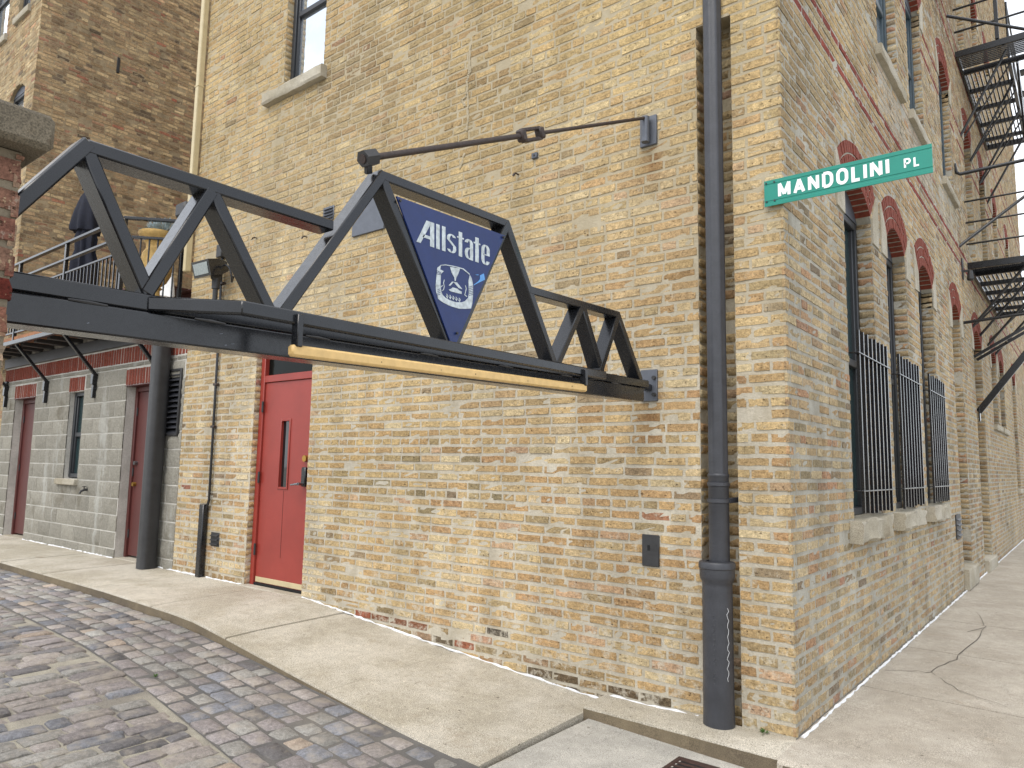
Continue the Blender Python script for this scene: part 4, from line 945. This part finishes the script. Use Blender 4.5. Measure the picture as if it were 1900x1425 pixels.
for a in (.291, .370): letter([([(a, 0), (a, 1.0)], .047)], 0)
letter([(arcp(.477, .60, .043, .17, 25, 180, 7) + [(.434, .55), (.52, .31)] + arcp(.477, .21, .043, .16, 20, -160, 9), .040)], 0)
letter([([(.598, 1.0), (.598, .0)], .047), ([(.553, .765), (.643, .765)], .06)], 0)
letter([(arcp(.713, .64, .036, .16, 170, 0, 7) + [(.749, .0)], .042), (arcp(.713, .24, .036, .21, 60, 300, 10), .04), ([(.715, .43), (.749, .46)], .05)], 0)
letter([([(.823, 1.0), (.823, .0)], .047), ([(.778, .765), (.868, .765)], .06)], 0)
letter([([(.905, .42), (.976, .42)] + arcp(.940, .62, .036, .18, 0, 180, 7) + arcp(.940, .22, .036, .19, 180, 345, 8), .040)], 0)
# emblem: open square of two cupped hands around a house and a car
flat([[(528, 745), (560, 720), (553, 760), (585, 775), (560, 800), (556, 905), (535, 905), (514, 900)],
      [(514, 900), (556, 905), (562, 950), (575, 985), (530, 990), (518, 960)],
      [(530, 990), (575, 985), (600, 1010), (640, 1032), (640, 1082), (580, 1052), (535, 1020)],
      [(640, 1032), (690, 1048), (740, 1050), (770, 1040), (775, 1107), (720, 1106), (640, 1082)],
      [(770, 1040), (800, 1010), (806, 970), (842, 985), (836, 1060), (825, 1104), (775, 1107)],
      [(806, 970), (803, 860), (815, 808), (832, 840), (843, 900), (842, 985)],
      [(560, 720), (600, 716), (690, 732), (760, 752), (815, 800), (812, 808), (755, 760), (690, 739), (600, 723), (562, 726)]], 'emblem', 'sign_white', ts)
flat([[(640, 737), (728, 752), (712, 800), (694, 835), (690, 862), (681, 860), (678, 830), (655, 790)]], 'emblem', 'sign_white', ts)
flat([[(628, 900), (660, 866), (672, 872), (640, 905)], [(668, 868), (702, 874), (748, 934), (716, 924)]], 'emblem', 'sign_white', ts)
flat([[(628, 938), (650, 930), (664, 918), (706, 930), (720, 945), (744, 956), (742, 976), (700, 968), (640, 950)]], 'emblem', 'sign_white', ts)
lines = [[(590, 850), (582, 880), (590, 910), (582, 940), (568, 948)], [(775, 900), (783, 930), (775, 965), (770, 985), (790, 1000)], [(560, 915), (575, 900)]] + [[(610 + i * 27, 975 + i * 9), (622 + i * 27, 995 + i * 8), (616 + i * 27, 1010 + i * 8), (606 + i * 27, 990 + i * 9)] for i in range(5)]
b = MB()
for p in lines: add_ribbon(b, p, 6, sp, (1, 0, 0), .0012)
b.build('emblem', 'sign_white', ts, False)
b = MB()
for (a, c) in [((520, 770 + 14 * i), (558, 788 + 10 * i)) for i in range(3)] + [((528, 940 + 15 * i), (552, 930 + 16 * i)) for i in range(4)] + [((806, 915 + 15 * i), (842, 905 + 15 * i)) for i in range(6)]: add_ribbon(b, [a, c], 4, lambda x, y: sp(x, y) + np.array((.0014, 0, 0)), (1, 0, 0), .0008)
b.build('emblem_line', 'sign_blue', ts, False)
flat([[(905, 812), (938, 795), (948, 850), (890, 878), (850, 900), (848, 896), (885, 868), (905, 845)], [(858, 806), (890, 804), (890, 812), (880, 810)]], 'torn_patch', 'sign_light_blue', ts)
for q in (tri[0] + np.array((.004, .014, -.015)), tri[1] + np.array((.004, -.018, -.014)), tri[2] + np.array((.004, -.004, .04))): MB().tube([q, q + np.array((.006, 0, 0))], .006, 6).build('bolt', 'steel_dull', ts)

# ------------------------------------------------------------------ brick pillar carrying the truss
pi = empty('brick_pillar', (-.77, -3.77, -.1), 'weathered brick pillar with concrete cap at the left edge carrying the truss', 'pillar')
px0, px1, py0, py1 = -.99, -.556, -3.98, -3.556
core = MB().box(px0, px1, py0, py1, -.15, 2.085).build('core', 'mortar_pillar', pi, False)
PILP = pal([((186, 140, 104), 20), ((168, 120, 92), 18), ((150, 92, 72), 12), ((196, 160, 124), 14), ((140, 70, 54), 10), ((160, 140, 116), 8)], .72)
def pillar_rows(w_):
    out = []; z = -.08; k = 0
    while z < 2.06:
        cut = [-.004, .205, w_ + .004] if k % 2 else [-.004, .1, .31, w_ + .004]
        for a, c in zip(cut[:-1], cut[1:]): out.append((a + .006, c - (.006 if c < w_ else 0), z, min(z + .054, 2.078)))
        z += COURSE; k += 1
    return np.array(out)
for O, U, N, w_ in (((px1, py0, 0), (0, 1, 0), (1, 0, 0), py1 - py0), ((px0, py1, 0), (1, 0, 0), (0, 1, 0), px1 - px0), ((px0, py0, 0), (1, 0, 0), (0, -1, 0), px1 - px0)):
    F_ = Frame(O, U, N); R = pillar_rows(w_) if N[0] > .5 else lay(-.004, w_ + .004, -.1, 2.08, [], hdr_at=1.73, joint=.014); P, q, c = brick_geo(F_, R, colours(len(R), PILP), .007, 1.6)
    if N[0] > .5:
        redk = (R[:, 0] + R[:, 1]) / 2 > .25; zz = (R[:, 2] + R[:, 3]) / 2
        for i in range(len(R)):
            if redk[i] and abs(zz[i] - 1.79) < .034: c[i, :, :3] = np.array(srgb(120, 56, 46, .6)[:3])
    if N[0] > .5:
        for i in range(len(P)): one_brick('brick', P, q, c, i, 'brick_alley', core)
    else: join_bricks('brickwork', P, q, c, 'brick_alley', core)
b = MB(); b.box(px0 - .055, px1 + .062, py0 - .05, py1 + .045, 2.088, 2.172, .012); b.build('cap', 'cap_concrete', pi)

# ------------------------------------------------------------------ concrete-block infill with terrace on top
XR = XL - .003; XI = -12.52
inf = empty('block_building', (-9.6, 0, .2), 'single-storey grey concrete-block infill with maroon doors and red soldier courses', 'building')
od1 = dict(u0=-11.99, u1=-11.13, v0=.2, v1=2.32, depth=.2); ow = dict(u0=-9.86, u1=-9.38, v0=1.13, v1=2.32, depth=.15); od2 = dict(u0=-8.12, u1=-7.28, v0=.2, v1=2.32, depth=.2)
olv = dict(u0=-7.05, u1=-6.73, v0=1.68, v1=2.44, depth=.1)
opsI = [od1, ow, od2, olv]
wI = wall_sheet(FA, XI, XR, -.1, 3.1, opsI, 'front_wall', 'mortar_block', inf)
lint = [(od1['u0'] - .03, od1['u1'] + .02), (ow['u0'] - .03, ow['u1'] + .03), (od2['u0'] - .03, od2['u1'] + .03)]
CH = .203; blocks = []
for k in range(-1, 13):
    a = .115 + k * CH; c = a + CH - .015
    if c > 2.60: c = 2.595
    if a > 2.56: break
    gaps = [(o['u0'], o['u1']) for o in opsI if o['v0'] < (a + c) / 2 < o['v1']]
    if 2.32 < (a + c) / 2 < 2.53: gaps += lint
    gaps.sort(); x = XI
    segs = []
    for g_ in gaps + [(XR, XR)]:
        if g_[0] - x > .02: segs.append((x, g_[0]))
        x = max(x, g_[1])
    for p, q in segs:
        u = p - (.2 if k % 2 else 0) - .05
        while u < q:
            s0, s1 = max(u, p), min(u + .392, q)
            if s1 - s0 > .03: blocks.append((s0, s1, a, c))
            u += .407
for (u0, u1, v0, v1) in blocks:
    F_ = FA; n = max(3, int((u1 - u0) / .05)); nv = 4; b = MB(); idx = {}
    pr = random.uniform(.008, .014)
    for i in range(n + 1):
        for j in range(nv + 1):
            ed = i in (0, n) or j in (0, nv)
            p = F_.at(u0 + (u1 - u0) * i / n + (0 if ed else random.uniform(-.008, .008)), v0 + (v1 - v0) * j / nv + (0 if ed else random.uniform(-.008, .008)), (pr * .35 if ed else pr + random.uniform(-.007, .009)))
            idx[i, j] = len(b.v); b.v.append(tuple(p))
    for i in range(n):
        for j in range(nv): b.f.append((idx[i, j], idx[i + 1, j], idx[i + 1, j + 1], idx[i, j + 1]))
    per = [(i, 0) for i in range(n + 1)] + [(n, j) for j in range(1, nv + 1)] + [(i, nv) for i in range(n - 1, -1, -1)] + [(0, j) for j in range(nv - 1, 0, -1)]; k = len(b.v)
    for t in per: x_, y_, z_ = b.v[idx[t]]; b.v.append((x_, .008, z_))
    for i in range(len(per)): q = (i + 1) % len(per); b.f.append((idx[per[i]], k + i, k + q, idx[per[q]]))
    col = np.array(srgb(166, 162, 150, .84)) * random.uniform(.86, 1.1); col[3] = 1
    b.build('block', 'block', wI, True, 30, np.tile(col, (len(b.v), 1)))
# brick reveals of doors and window are smooth block faces; soldier courses of red brick
def soldiers(u0, u1, v0, v1, parent, pr=.006):
    u = u0
    while u < u1 - .03:
        w = min(random.uniform(.053, .058), u1 - u); b = MB(); b.box(u, u + w, -pr - random.uniform(-.002, .003), .01, v0 + random.uniform(0, .004), v1 - random.uniform(0, .004), .004); b.build('soldier_brick', 'red_brick', parent, True, 30); u += w + .018
for (p, q) in lint: soldiers(p, q, 2.325, 2.525, wI)
soldiers(XI + .01, XR, 2.61, 2.81, wI)
for o in (od1, od2):
    b = MB(); b.box(o['u0'] - .02, o['u1'] + .02, -.013, .12, 2.312, 2.322); b.build('lintel_angle', 'maroon_door', wI)
    a, c = o['u0'] + .002, o['u1'] - .002
    b = MB(); b.box(a, a + .055, .11, .19, .21, 2.31, .004); b.box(c - .055, c, .11, .19, .21, 2.31, .004); b.box(a + .056, c - .056, .112, .19, 2.25, 2.31, .004); b.build('door_frame', 'maroon_door', inf)
    dd = MB().box(a + .058, c - .058, .135, .18, .235, 2.247, .004).build('door', 'maroon_door', inf)
    for z in (.5, 1.25, 2.0): MB().tube([(a + .056, .125, z - .05), (a + .056, .125, z + .05)], .01, 8).build('hinge', 'steel_dull', dd)
    MB().box(a, c, .0, .2, .12, .212, .006).build('threshold', 'limestone', inf)
    kx = a + .12 if o is od2 else c - .12
    for z in (1.10, 1.36): MB().tube([(kx, .135, z), (kx, .10, z)], .026, 12).build('knob', 'brass' if z < 1.2 else 'nickel', dd)
wn = window(FA, ow, inf, 'window_frame', 'glass_teal', d=-.1); b = MB(); b.box(-10.0, -9.34, -.06, .05, 1.045, 1.128, .01); b.build('sill', 'limestone', wI)
lv = tag(MB().box(-7.05, -6.73, .06, .09, 1.68, 2.44).build('louvre', 'black_gap', inf, False)); b = MB(); b.box(-7.055, -7.025, -.03, .06, 1.675, 2.445, .004); b.box(-6.755, -6.725, -.03, .06, 1.675, 2.445, .004); b.box(-7.024, -6.756, -.03, .06, 2.415, 2.445, .004); b.box(-7.024, -6.756, -.03, .06, 1.675, 1.70, .004); b.build('louvre_frame', 'steel_dull', lv)
for i in range(12): b = MB(); b.obox((-6.89, .0, 1.725 + i * .0605), (np.array((1, 0, 0)), unit((0, -.75, -.66)), unit((0, -.66, .75))), (.133, .034, .004), .002); b.build('slat', 'cast_iron', lv)
b = MB(); b.box(XI, XR, -.035, .02, 2.83, 2.985, .006); b.build('ledger_beam', 'steel_dull', inf)
x = XI + .1
while x < XR - .2:
    MB().box(x, x + .11, -.42, .05, 2.99, 3.045, .004).build('joist', 'steel_dull', inf)
    w = random.uniform(.30, .40); rough_sill(x + .115, min(x + .115 + w, XR), 2.988, 3.05, FA, .02, -.2, inf, 'gray_stone', .012, 'packing_stone'); x += .12 + w + .005
b = MB(); b.quad((XI, 0, 3.09), (XR, 0, 3.09), (XR, 9, 3.09), (XI, 9, 3.09)); b.build('terrace_floor', 'terrace_floor', inf, False)
tap = empty('hose_tap', (-9.0, -.06, .96), 'small dark hose tap on the block wall beside the narrow window', 'tap'); MB().tube([(-9.0, 0, 1.0), (-9.0, -.05, 1.0), (-9.0, -.09, .985), (-9.0, -.105, .95)], [.018, .016, .014, .013], 10).build('spout', 'steel_dull', tap); MB().tube([(-9.0, -.055, 1.0), (-9.0, -.055, 1.04)], .007, 8).build('valve', 'steel_dull', tap); MB().tube([(-9.0, -.055, 1.04), (-9.0, -.055, 1.047)], .028, 12).build('hand_wheel', 'steel_dull', tap)
wv = empty('wall_vent', (-12.4, 0, 2.42), 'small dark vent grille at the far left end of the block wall', 'vent'); MB().box(-12.48, -12.34, -.035, -.012, 2.42, 2.62, .005).build('frame', 'steel_dull', wv)
for i in range(4): MB().box(-12.465, -12.355, -.045, -.034, 2.44 + i * .043, 2.46 + i * .043, .003).build('slat', 'steel_dull', wv)
# round-edged black post standing on the pavement at the block wall
po = empty('steel_post', (-7.02, -.12, .19), 'tall black rounded steel post standing against the block wall by the louvre', 'post')
rr4 = lambda g, z: 1. / (abs(math.cos(g)) ** 4 + abs(math.sin(g)) ** 4) ** .25
pc = onZ(284, 1056, .19); MB().lathe((pc[0] - .03, -.125, s_z(-7)), [(.092, 0), (.090, .01), (.088, .3), (.088, 2.74)], 40, rr4).build('shaft', 'steel_dull', po, True, 50)

# ------------------------------------------------------------------ balcony
YB = -.50
bal = empty('balcony', (-9.5, -.25, 3.05), 'black railed balcony with wood deck bracketed off the block wall', 'balcony')
cx0, cx1 = -7.34, -6.90
edge = [(XI - .8, YB), (cx0, YB), (cx1, -.02)]
b = MB()
for (p, q) in zip(edge[:-1], edge[1:]): b.beam((*p, 3.03), (*q, 3.03), .05, .06, ch=.005, ext=.004)
b.build('edge_angle', 'steel', bal)
nb = 5
for i in range(nb):
    y0 = YB + .03 + (0 - YB - .03) * i / nb; y1 = y0 + (0 - YB - .03) / nb - .012; xe = cx0 + (cx1 - cx0) * (y0 - YB) / (0 - YB) - .02
    MB().box(XI - .8, xe, y0, y1, 3.075, 3.105, .004).build('deck_board', 'wood_deck', bal)
for (p, q) in zip(edge[:-1], edge[1:]): b = MB(); b.beam((*p, 3.085), (*q, 3.085), .02, .05, ch=.003); b.build('fascia_board', 'wood_deck', bal)
for z, w_, h_ in ((4.19, .055, .035), (3.965, .05, .032)):
    b = MB()
    for (p, q) in zip(edge[:-1], edge[1:]): b.beam((*p, z), (*q, z), w_, h_, ch=.004, ext=.006)
    b.build('rail', 'steel', bal)
b = MB(); b.beam((XI - .8, YB, 3.785), (cx0, YB, 3.785), .03, .026, ch=.003); b.build('rail', 'steel', bal)
b = MB()
for (p, q) in zip(edge[:-1], edge[1:]): b.beam((*p, 3.17), (*q, 3.17), .03, .026, ch=.003, ext=.003)
b.build('rail', 'steel', bal)
for x in (-13.0, -12.0, -10.65, -9.0, cx0): MB().box(x - .022, x + .022, YB - .022, YB + .022, 3.0, 4.18, .004).build('post', 'steel', bal)
MB().box(cx1 - .02, cx1 + .02, -.05, -.01, 3.0, 4.18, .004).build('post', 'steel', bal)
x = cx0 - .10
while x > XI - .7:
    MB().box(x - .008, x + .008, YB - .008, YB + .008, 3.18, 3.775, 0).build('baluster', 'steel', bal, False); x -= .105
for i in range(1, 7):
    t = i / 7; x, y = cx0 + (cx1 - cx0) * t, YB + (-.02 - YB) * t; MB().tube([(x, y, 3.18), (x, y, 3.95)], .010, 8).build('baluster', 'steel', bal)
for x in (-12.32, -10.66, -9.0, -7.34):
    b = MB(); b.beam((x, -.02, 2.50), (x, YB + .02, 3.03), .05, .04, ch=.005, ext=.02); k_ = b.build('bracket', 'steel', bal); b = MB(); b.box(x - .035, x + .035, -.075, -.012, 2.38, 2.52, .005); b.box(x - .025, x + .025, -.06, -.014, 2.20, 2.379, .005); b.build('wall_shoe', 'steel', k_)
# things on the terrace
um = empty('closed_umbrella', (-11.2, .35, 3.09), 'closed navy patio umbrella standing on the terrace behind the railing', 'umbrella'); uc_ = onY(160, 430, .30)
def folds(g, z): return 1 + .22 * math.cos(7 * g + z * 1.3) * min(1, max(0, (5.4 - z) * 1.2)) + .08 * math.cos(3 * g)
zt = onY(153, 342, .30)[2]
MB().lathe((uc_[0], .30, 0), [(.02, zt + .02), (.07, zt - .01), (.075, zt - .07), (.05, zt - .11), (.08, zt - .15), (.10, zt - .17), (.06, zt - .2), (.11, zt - .3), (.17, zt - .55), (.20, zt - .78), (.19, zt - .84), (.09, zt - .85)], 42, folds).build('upper_canopy', 'navy_fabric', um, True, 50)
MB().lathe((uc_[0] + .05, .30, 0), [(.10, zt - .80), (.14, zt - .95), (.12, zt - 1.15), (.16, zt - 1.3), (.17, zt - 1.6), (.15, zt - 1.7)], 42, folds).build('lower_canopy', 'navy_fabric', um, True, 50)
MB().tube([(uc_[0], .3, 3.1), (uc_[0], .3, zt + .06)], .02, 10).build('pole', 'steel_dull', um); MB().lathe((uc_[0], .3, 3.095), [(.24, 0), (.24, .05), (.05, .09)], 24).build('base', 'steel_dull', um)
ur = empty('urn_planter', (-7.28, -.14, 3.1), 'ochre two-handled urn planter with fluted bowl behind the balcony corner', 'planter'); ux, uy = -7.30, -.13
fl_ = lambda g, z: 1 + .05 * abs(math.cos(6 * g)) if 3.5 < z + 3.1 < 4.0 else 1
MB().lathe((ux, uy, 3.1), [(.15, 0), (.15, .05), (.12, .07), (.09, .13), (.065, .22), (.06, .30), (.085, .32), (.06, .345)], 32).build('foot', 'ochre_terracotta', ur)
MB().lathe((ux, uy, 3.1), [(.06, .34), (.12, .40), (.165, .50), (.175, .62), (.15, .74), (.12, .80), (.13, .86), (.19, .93), (.215, .96), (.215, .99), (.185, .99), (.17, .93)], 48, lambda g, z: 1 + (.05 * abs(math.cos(7 * g)) if .38 < z < .76 else 0)).build('bowl', 'ochre_terracotta', ur, True, 60)
for s_ in (-1, 1): MB().tube([(ux + s_ * .15, uy, 3.55), (ux + s_ * .22, uy, 3.62), (ux + s_ * .24, uy, 3.75), (ux + s_ * .20, uy, 3.86), (ux + s_ * .12, uy, 3.90)], [.016, .02, .02, .018, .014], 10).build('handle', 'ochre_terracotta', ur)
MB().lathe((ux, uy, 3.1), [(.17, .935), (.17, .95), (.02, .965)], 24).build('soil', 'soil', ur)
def leafy(name, c, r, n, L, W, mat, parent, flat_=.5):
    b = MB()
    for i in range(n):
        a = random.uniform(0, 2 * math.pi); e = random.uniform(.1, 1.4); d = np.array((math.cos(a) * math.cos(e), math.sin(a) * math.cos(e), math.sin(e)))
        p = np.array(c) + d * r * random.uniform(.1, .7) * np.array((1, 1, flat_)); s_ = unit(np.cross(d, (0.1, .2, 1))); l = L * random.uniform(.6, 1.2); w = W * random.uniform(.6, 1.2); up_ = np.cross(s_, d)
        m_ = p + d * l * .5 + up_ * l * .08; b.add([p, m_ + s_ * w, p + d * l, m_ - s_ * w], [(0, 1, 2, 3)])
    return b.build(name, mat, parent, False)
for dx, dy in ((-.10, .0), (.10, .02)):
    pt = empty('silver_plant', (ux + dx, uy + dy, 4.05), 'silvery dusty-miller clump on the %s side of the urn' % ('left' if dx < 0 else 'right'), 'plant'); leafy('leaves', (ux + dx, uy + dy, 4.08), .16, 150, .11, .016, 'silver_leaf', pt, .9); MB().tube([(ux + dx, uy + dy, 4.04), (ux + dx, uy + dy, 4.12)], .008, 6).build('stem', 'bark', pt)
tb = empty('patio_table', (-9.2, 1.1, 3.09), 'dark red-brown wooden patio table on the terrace behind the railing', 'table'); tx, ty = -9.25, .75
for i in range(5): MB().box(tx - .62, tx + .62, ty - .35 + i * .142, ty - .35 + i * .142 + .132, 3.80, 3.83, .004).build('tabletop_slat', 'table_wood', tb)
MB().box(tx - .58, tx + .58, ty - .32, ty - .29, 3.70, 3.799, .003).build('apron_board', 'table_wood', tb); MB().box(tx - .58, tx + .58, ty + .29, ty + .32, 3.70, 3.799, .003).build('apron_board', 'table_wood', tb)
for sx in (-1, 1):
    for sy in (-1, 1): MB().box(tx + sx * .55 - .03, tx + sx * .55 + .03, ty + sy * .3 - .03, ty + sy * .3 + .03, 3.09, 3.70, .004).build('leg', 'table_wood', tb)
def chair(x, y, lab):
    c = empty('patio_chair', (x, y, 3.09), lab, 'chair', 'white patio chairs'); MB().box(x - .22, x + .22, y - .22, y + .22, 3.50, 3.545, .015).build('seat', 'white_cloth', c)
    b = MB(); b.obox((x + .0, y + .21, 3.80), (np.array((1, 0, 0)), unit((0, 1, .15)), unit((0, -.15, 1))), (.22, .02, .26), .018); b.build('backrest', 'white_cloth', c)
    for sx in (-1, 1):
        for sy in (-1, 1): MB().tube([(x + sx * .19, y + sy * .19, 3.09), (x + sx * .19, y + sy * .19, 3.50)], .014, 8).build('leg', 'white_cloth', c)
chair(-8.3, .25, 'white patio chair on the terrace behind the urn and railing'); chair(-8.45, 1.3, 'white patio chair at the back of the terrace table')
hb = empty('potted_herb', (-7.75, -.05, 3.1), 'small green potted herb behind the balcony rail beside the urn', 'plant'); MB().lathe((-7.82, -.1, 3.1), [(.10, 0), (.14, .25), (.15, .26), (.15, .30), (.13, .30), (.12, .26)], 20).build('pot', 'ochre_terracotta', hb); leafy('leaves', (-7.82, -.1, 3.42), .16, 70, .09, .025, 'green_leaf', hb, .8)

# ------------------------------------------------------------------ the neighbouring brick building
wg = empty('neighbouring_building', (-14, 0, .2), 'brown brick neighbouring building behind the terrace with arched windows', 'building')
FW = Frame((XI, 0, 0), (0, 1, 0), (1, 0, 0)); wS = wall_sheet(FW, 0., 9., -.1, 13., [], 'side_wall', 'mortar_wing', wg)
R = lay(0, 4.2, 2.9, 12.4, []); P, q, c = brick_geo(FW, R, colours(len(R), PAL_W, .12), .004, 1.2); kp = in_view(P[:, 5]); join_bricks('brickwork', P, q, c, 'brick_wing', wS, kp)
wo1 = dict(u0=-13.72, u1=-12.96, v0=6.6, v1=7.85, rise=.16, ring=.0, depth=.16); wo2 = dict(u0=-13.72, u1=-13.12, v0=9.42, v1=11.2, depth=.16); wo3 = dict(u0=-15.3, u1=-14.28, v0=9.3, v1=11.2, depth=.16)
wF = wall_sheet(FA, -20., XI - .001, -.1, 13., [wo1, wo2, wo3], 'front_wall', 'mortar_wing', wg)
R = lay(-17., XI + .004, .1, 12.4, [wo1, wo2, wo3]); P, q, c = brick_geo(FA, R, colours(len(R), PAL_B, .1), .004); kp = in_view(P[:, 5], 100); join_bricks('brickwork', P, q, c, 'brick_street', wF, kp)
for o in (wo1, wo2, wo3): window(FA, o, wg, 'window_frame', 'glass_sky', d=-.1)
for u0, u1, v in ((-13.8, -13.04, 9.42), (-15.4, -14.2, 9.3)): rough_sill(u0, u1, v - .12, v + .01, FA, .06, -.1, wF, rough=.003)
MB().box(-12.53, -12.50, 1.28, 1.33, 8.55, 8.85, .004).build('wall_anchor', 'steel_dull', wg)
b = MB(); b.quad((-20, 0, 13), (XI, 0, 13), (XI, 9, 13), (-20, 9, 13)); b.quad((-20, 9, 0), (XL, 9, 0), (XL, 9, 13), (-20, 9, 13)); b.build('rear_wall', 'mortar_wing', wg, False)

# ------------------------------------------------------------------ window guards on the street wall
for i, o in enumerate(gwin):
    words = ('nearest the corner', 'in the middle of the three', 'farthest from the corner')[i]
    gd = empty('window_guard', (.06, (o['u0'] + o['u1']) / 2, 1.1), 'black iron bar guard over the arched street window %s' % words, 'window guard', 'iron guards on the street windows')
    a, c, xo = o['u0'] + .01, o['u1'] + .16, .05
    for z in (1.275, 2.24):
        b = MB(); b.beam((xo, a, z), (xo, c, z), .035, .010, ch=.002); b.beam((0, a + .006, z), (xo, a + .006, z), .03, .01, ch=.002); b.beam((0, c - .006, z), (xo, c - .006, z), .03, .01, ch=.002); b.build('rail', 'steel', gd)
    n = 8
    for k in range(n): y = a + .06 + (c - a - .12) * k / (n - 1); MB().box(xo - .010, xo + .010, y - .010, y + .010, 1.115 + random.uniform(-.01, .01), 2.41 + random.uniform(-.01, .01), 0).build('bar', 'steel', gd, False)
sv_ = empty('wall_vent', (0, 6.1, .64), 'dark louvred vent low on the street wall beside the bricked-up doorway', 'vent'); MB().box(-.0, .015, 5.94, 6.30, .64, .93, .004).build('frame', 'steel_dull', sv_)
for i in range(4): b = MB(); b.obox((.02, 6.12, .69 + i * .06), (np.array((0, 1, 0)), unit((.8, 0, -.6)), unit((.6, 0, .8))), (.15, .02, .003), .001); b.build('slat', 'steel_dull', sv_)
wl = empty('wall_lantern', (.05, 7.72, 4.0), 'small dark bracket lamp on the street wall under the fire escape', 'lamp'); b = MB(); b.box(0, .02, 7.70, 7.80, 4.15, 4.45, .004); b.box(.02, .09, 7.735, 7.765, 4.25, 4.28, .003); b.build('bracket', 'steel_dull', wl); MB().lathe((.10, 7.75, 4.12), [(.03, 0), (.045, .02), (.03, .14)], 12).build('shade', 'steel_dull', wl)

# ------------------------------------------------------------------ fire escape
fe = empty('fire_escape', (.5, 10, 2.3), 'black iron fire escape with slatted landings on the street wall', 'fire escape')
def platform(z, y0, y1, y2, xw, xn):
    for (p, q, h) in (((.0, y0, z), (xn, y0, z), .10), ((.0, y1, z), (xn, y1, z), .08), ((.0, y2, z), (xw, y2, z), .10), ((.02, y0, z), (.02, y2, z), .09), ((xw, y1, z), (xw, y2, z), .09)):
        MB().beam(p, q, .05, h, ch=.004).build('landing_beam', 'steel', fe)
    yy = y1 + .7
    while yy < y2 - .2: MB().beam((.04, yy, z - .02), (xw - .02, yy, z - .02), .05, .07, ch=.003).build('landing_beam', 'steel', fe); yy += .75
    n = int((y1 - y0) / .055)
    for i in range(1, n): MB().box(.02, xn, y0 + i * .055 - .010, y0 + i * .055 + .010, z + .03, z + .045).build('landing_slat', 'steel', fe, False)
    n = int(xw / .058)
    for i in range(1, n): MB().box(i * .058 - .010, i * .058 + .010, y1, y2, z + .03, z + .045).build('landing_slat', 'steel', fe, False)
platform(4.50, 8.45, 9.0, 12.7, .68, 1.5); platform(7.78, 8.30, 8.95, 12.35, .64, 1.5)
def rod(p, q, r=.016, nm='rail'): MB().tube([p, q], r, 8).build(nm, 'steel', fe)
for z in (4.84, 5.17, 5.50): rod((0, 8.45, z), (1.5, 8.45, z), .015)
for z in (8.15, 8.52): rod((0, 8.30, z), (1.5, 8.30, z), .017)
for y in (8.45, 9.6, 10.8, 12.0): rod((0, y, 6.55), (.64, y, 7.72), .02, 'brace')
for y in (8.9, 9.9, 11.2): rod((0, y, 6.7), (.66, y, 7.72), .013, 'brace')
for y in (8.6, 9.5, 10.6, 11.8): rod((0, y, 3.6), (.7, y, 4.44), .02, 'brace')
for y in (9.2, 11.0): rod((0, y, 3.75), (.7, y, 4.44), .014, 'brace')
b = MB(); b.beam((0.0, 8.85, 2.34), (1.55, 8.85, 4.42), .06, .09, (0, 0, 1), .006); b.build('strut', 'steel', fe)
b = MB(); b.box(0, .02, 8.80, 8.90, 2.2, 2.42, .004); b.build('strut_foot', 'steel', fe)
for y in (8.62, 8.98): b = MB(); b.beam((0, y, 3.15), (1.6, y, 4.1), .03, .045, ch=.003); b.build('strut', 'steel', fe)
for t in (.25, .5, .75): MB().beam((1.6 * t, 8.62, 3.15 + .95 * t), (1.6 * t, 8.98, 3.15 + .95 * t), .03, .02).build('strut_tie', 'steel', fe)
MB().tube([(0, 7.55, 3.49), (1.6, 7.55, 3.60)], .022, 10).build('tie_pipe', 'steel', fe)
MB().tube([(.0, 7.52, 5.78), (.015, 7.55, 5.66), (.06, 7.57, 5.63), (1.6, 7.62, 5.68)], .026, 10).build('tie_pipe', 'steel', fe)
MB().tube([(.0, 7.62, 4.60), (.06, 7.66, 4.66), (1.5, 8.3, 5.9)], .022, 10).build('tie_pipe', 'steel', fe)
MB().tube([(.0, 7.52, 8.02), (1.5, 8.1, 7.4)], .022, 10).build('tie_pipe', 'steel', fe)
MB().box(.52, .57, 8.28, 8.33, 7.85, 10.5, .004).build('post', 'steel', fe)
for xs_ in (.74, 1.4): b = MB(); b.beam((xs_, 9.0, 7.75), (xs_, 12.6, 4.5), .03, .18, ch=.004); b.build('stair_stringer', 'steel', fe)
for i in range(14): t = (i + .5) / 14; MB().box(.76, 1.38, 9.0 + 3.6 * t - .10, 9.0 + 3.6 * t + .10, 7.72 - 3.25 * t, 7.74 - 3.25 * t).build('stair_tread', 'steel', fe, False)
for y in (8.95, 10.1, 11.25, 12.35): rod((.64, y, 7.8), (.64, y, 8.75), .016, 'post')
for z in (8.3, 8.72): rod((.64, 8.95, z), (.64, 12.35, z), .014)
# ------------------------------------------------------------------ weeds and litter
wd = empty('weed', (-.17, -.03, .0), 'tiny green weed growing at the wall foot beside the downpipe', 'weed'); leafy('leaves', (-.165, -.035, .0), .028, 24, .02, .006, 'green_leaf', wd, .7)
wd = empty('weed', tuple(onZ(288, 1258, .03)), 'small green weed tuft in the joint between the two bands of setts', 'weed'); pz = onZ(288, 1258, .035); leafy('leaves', tuple(pz), .035, 22, .022, .005, 'green_leaf', wd, .6)
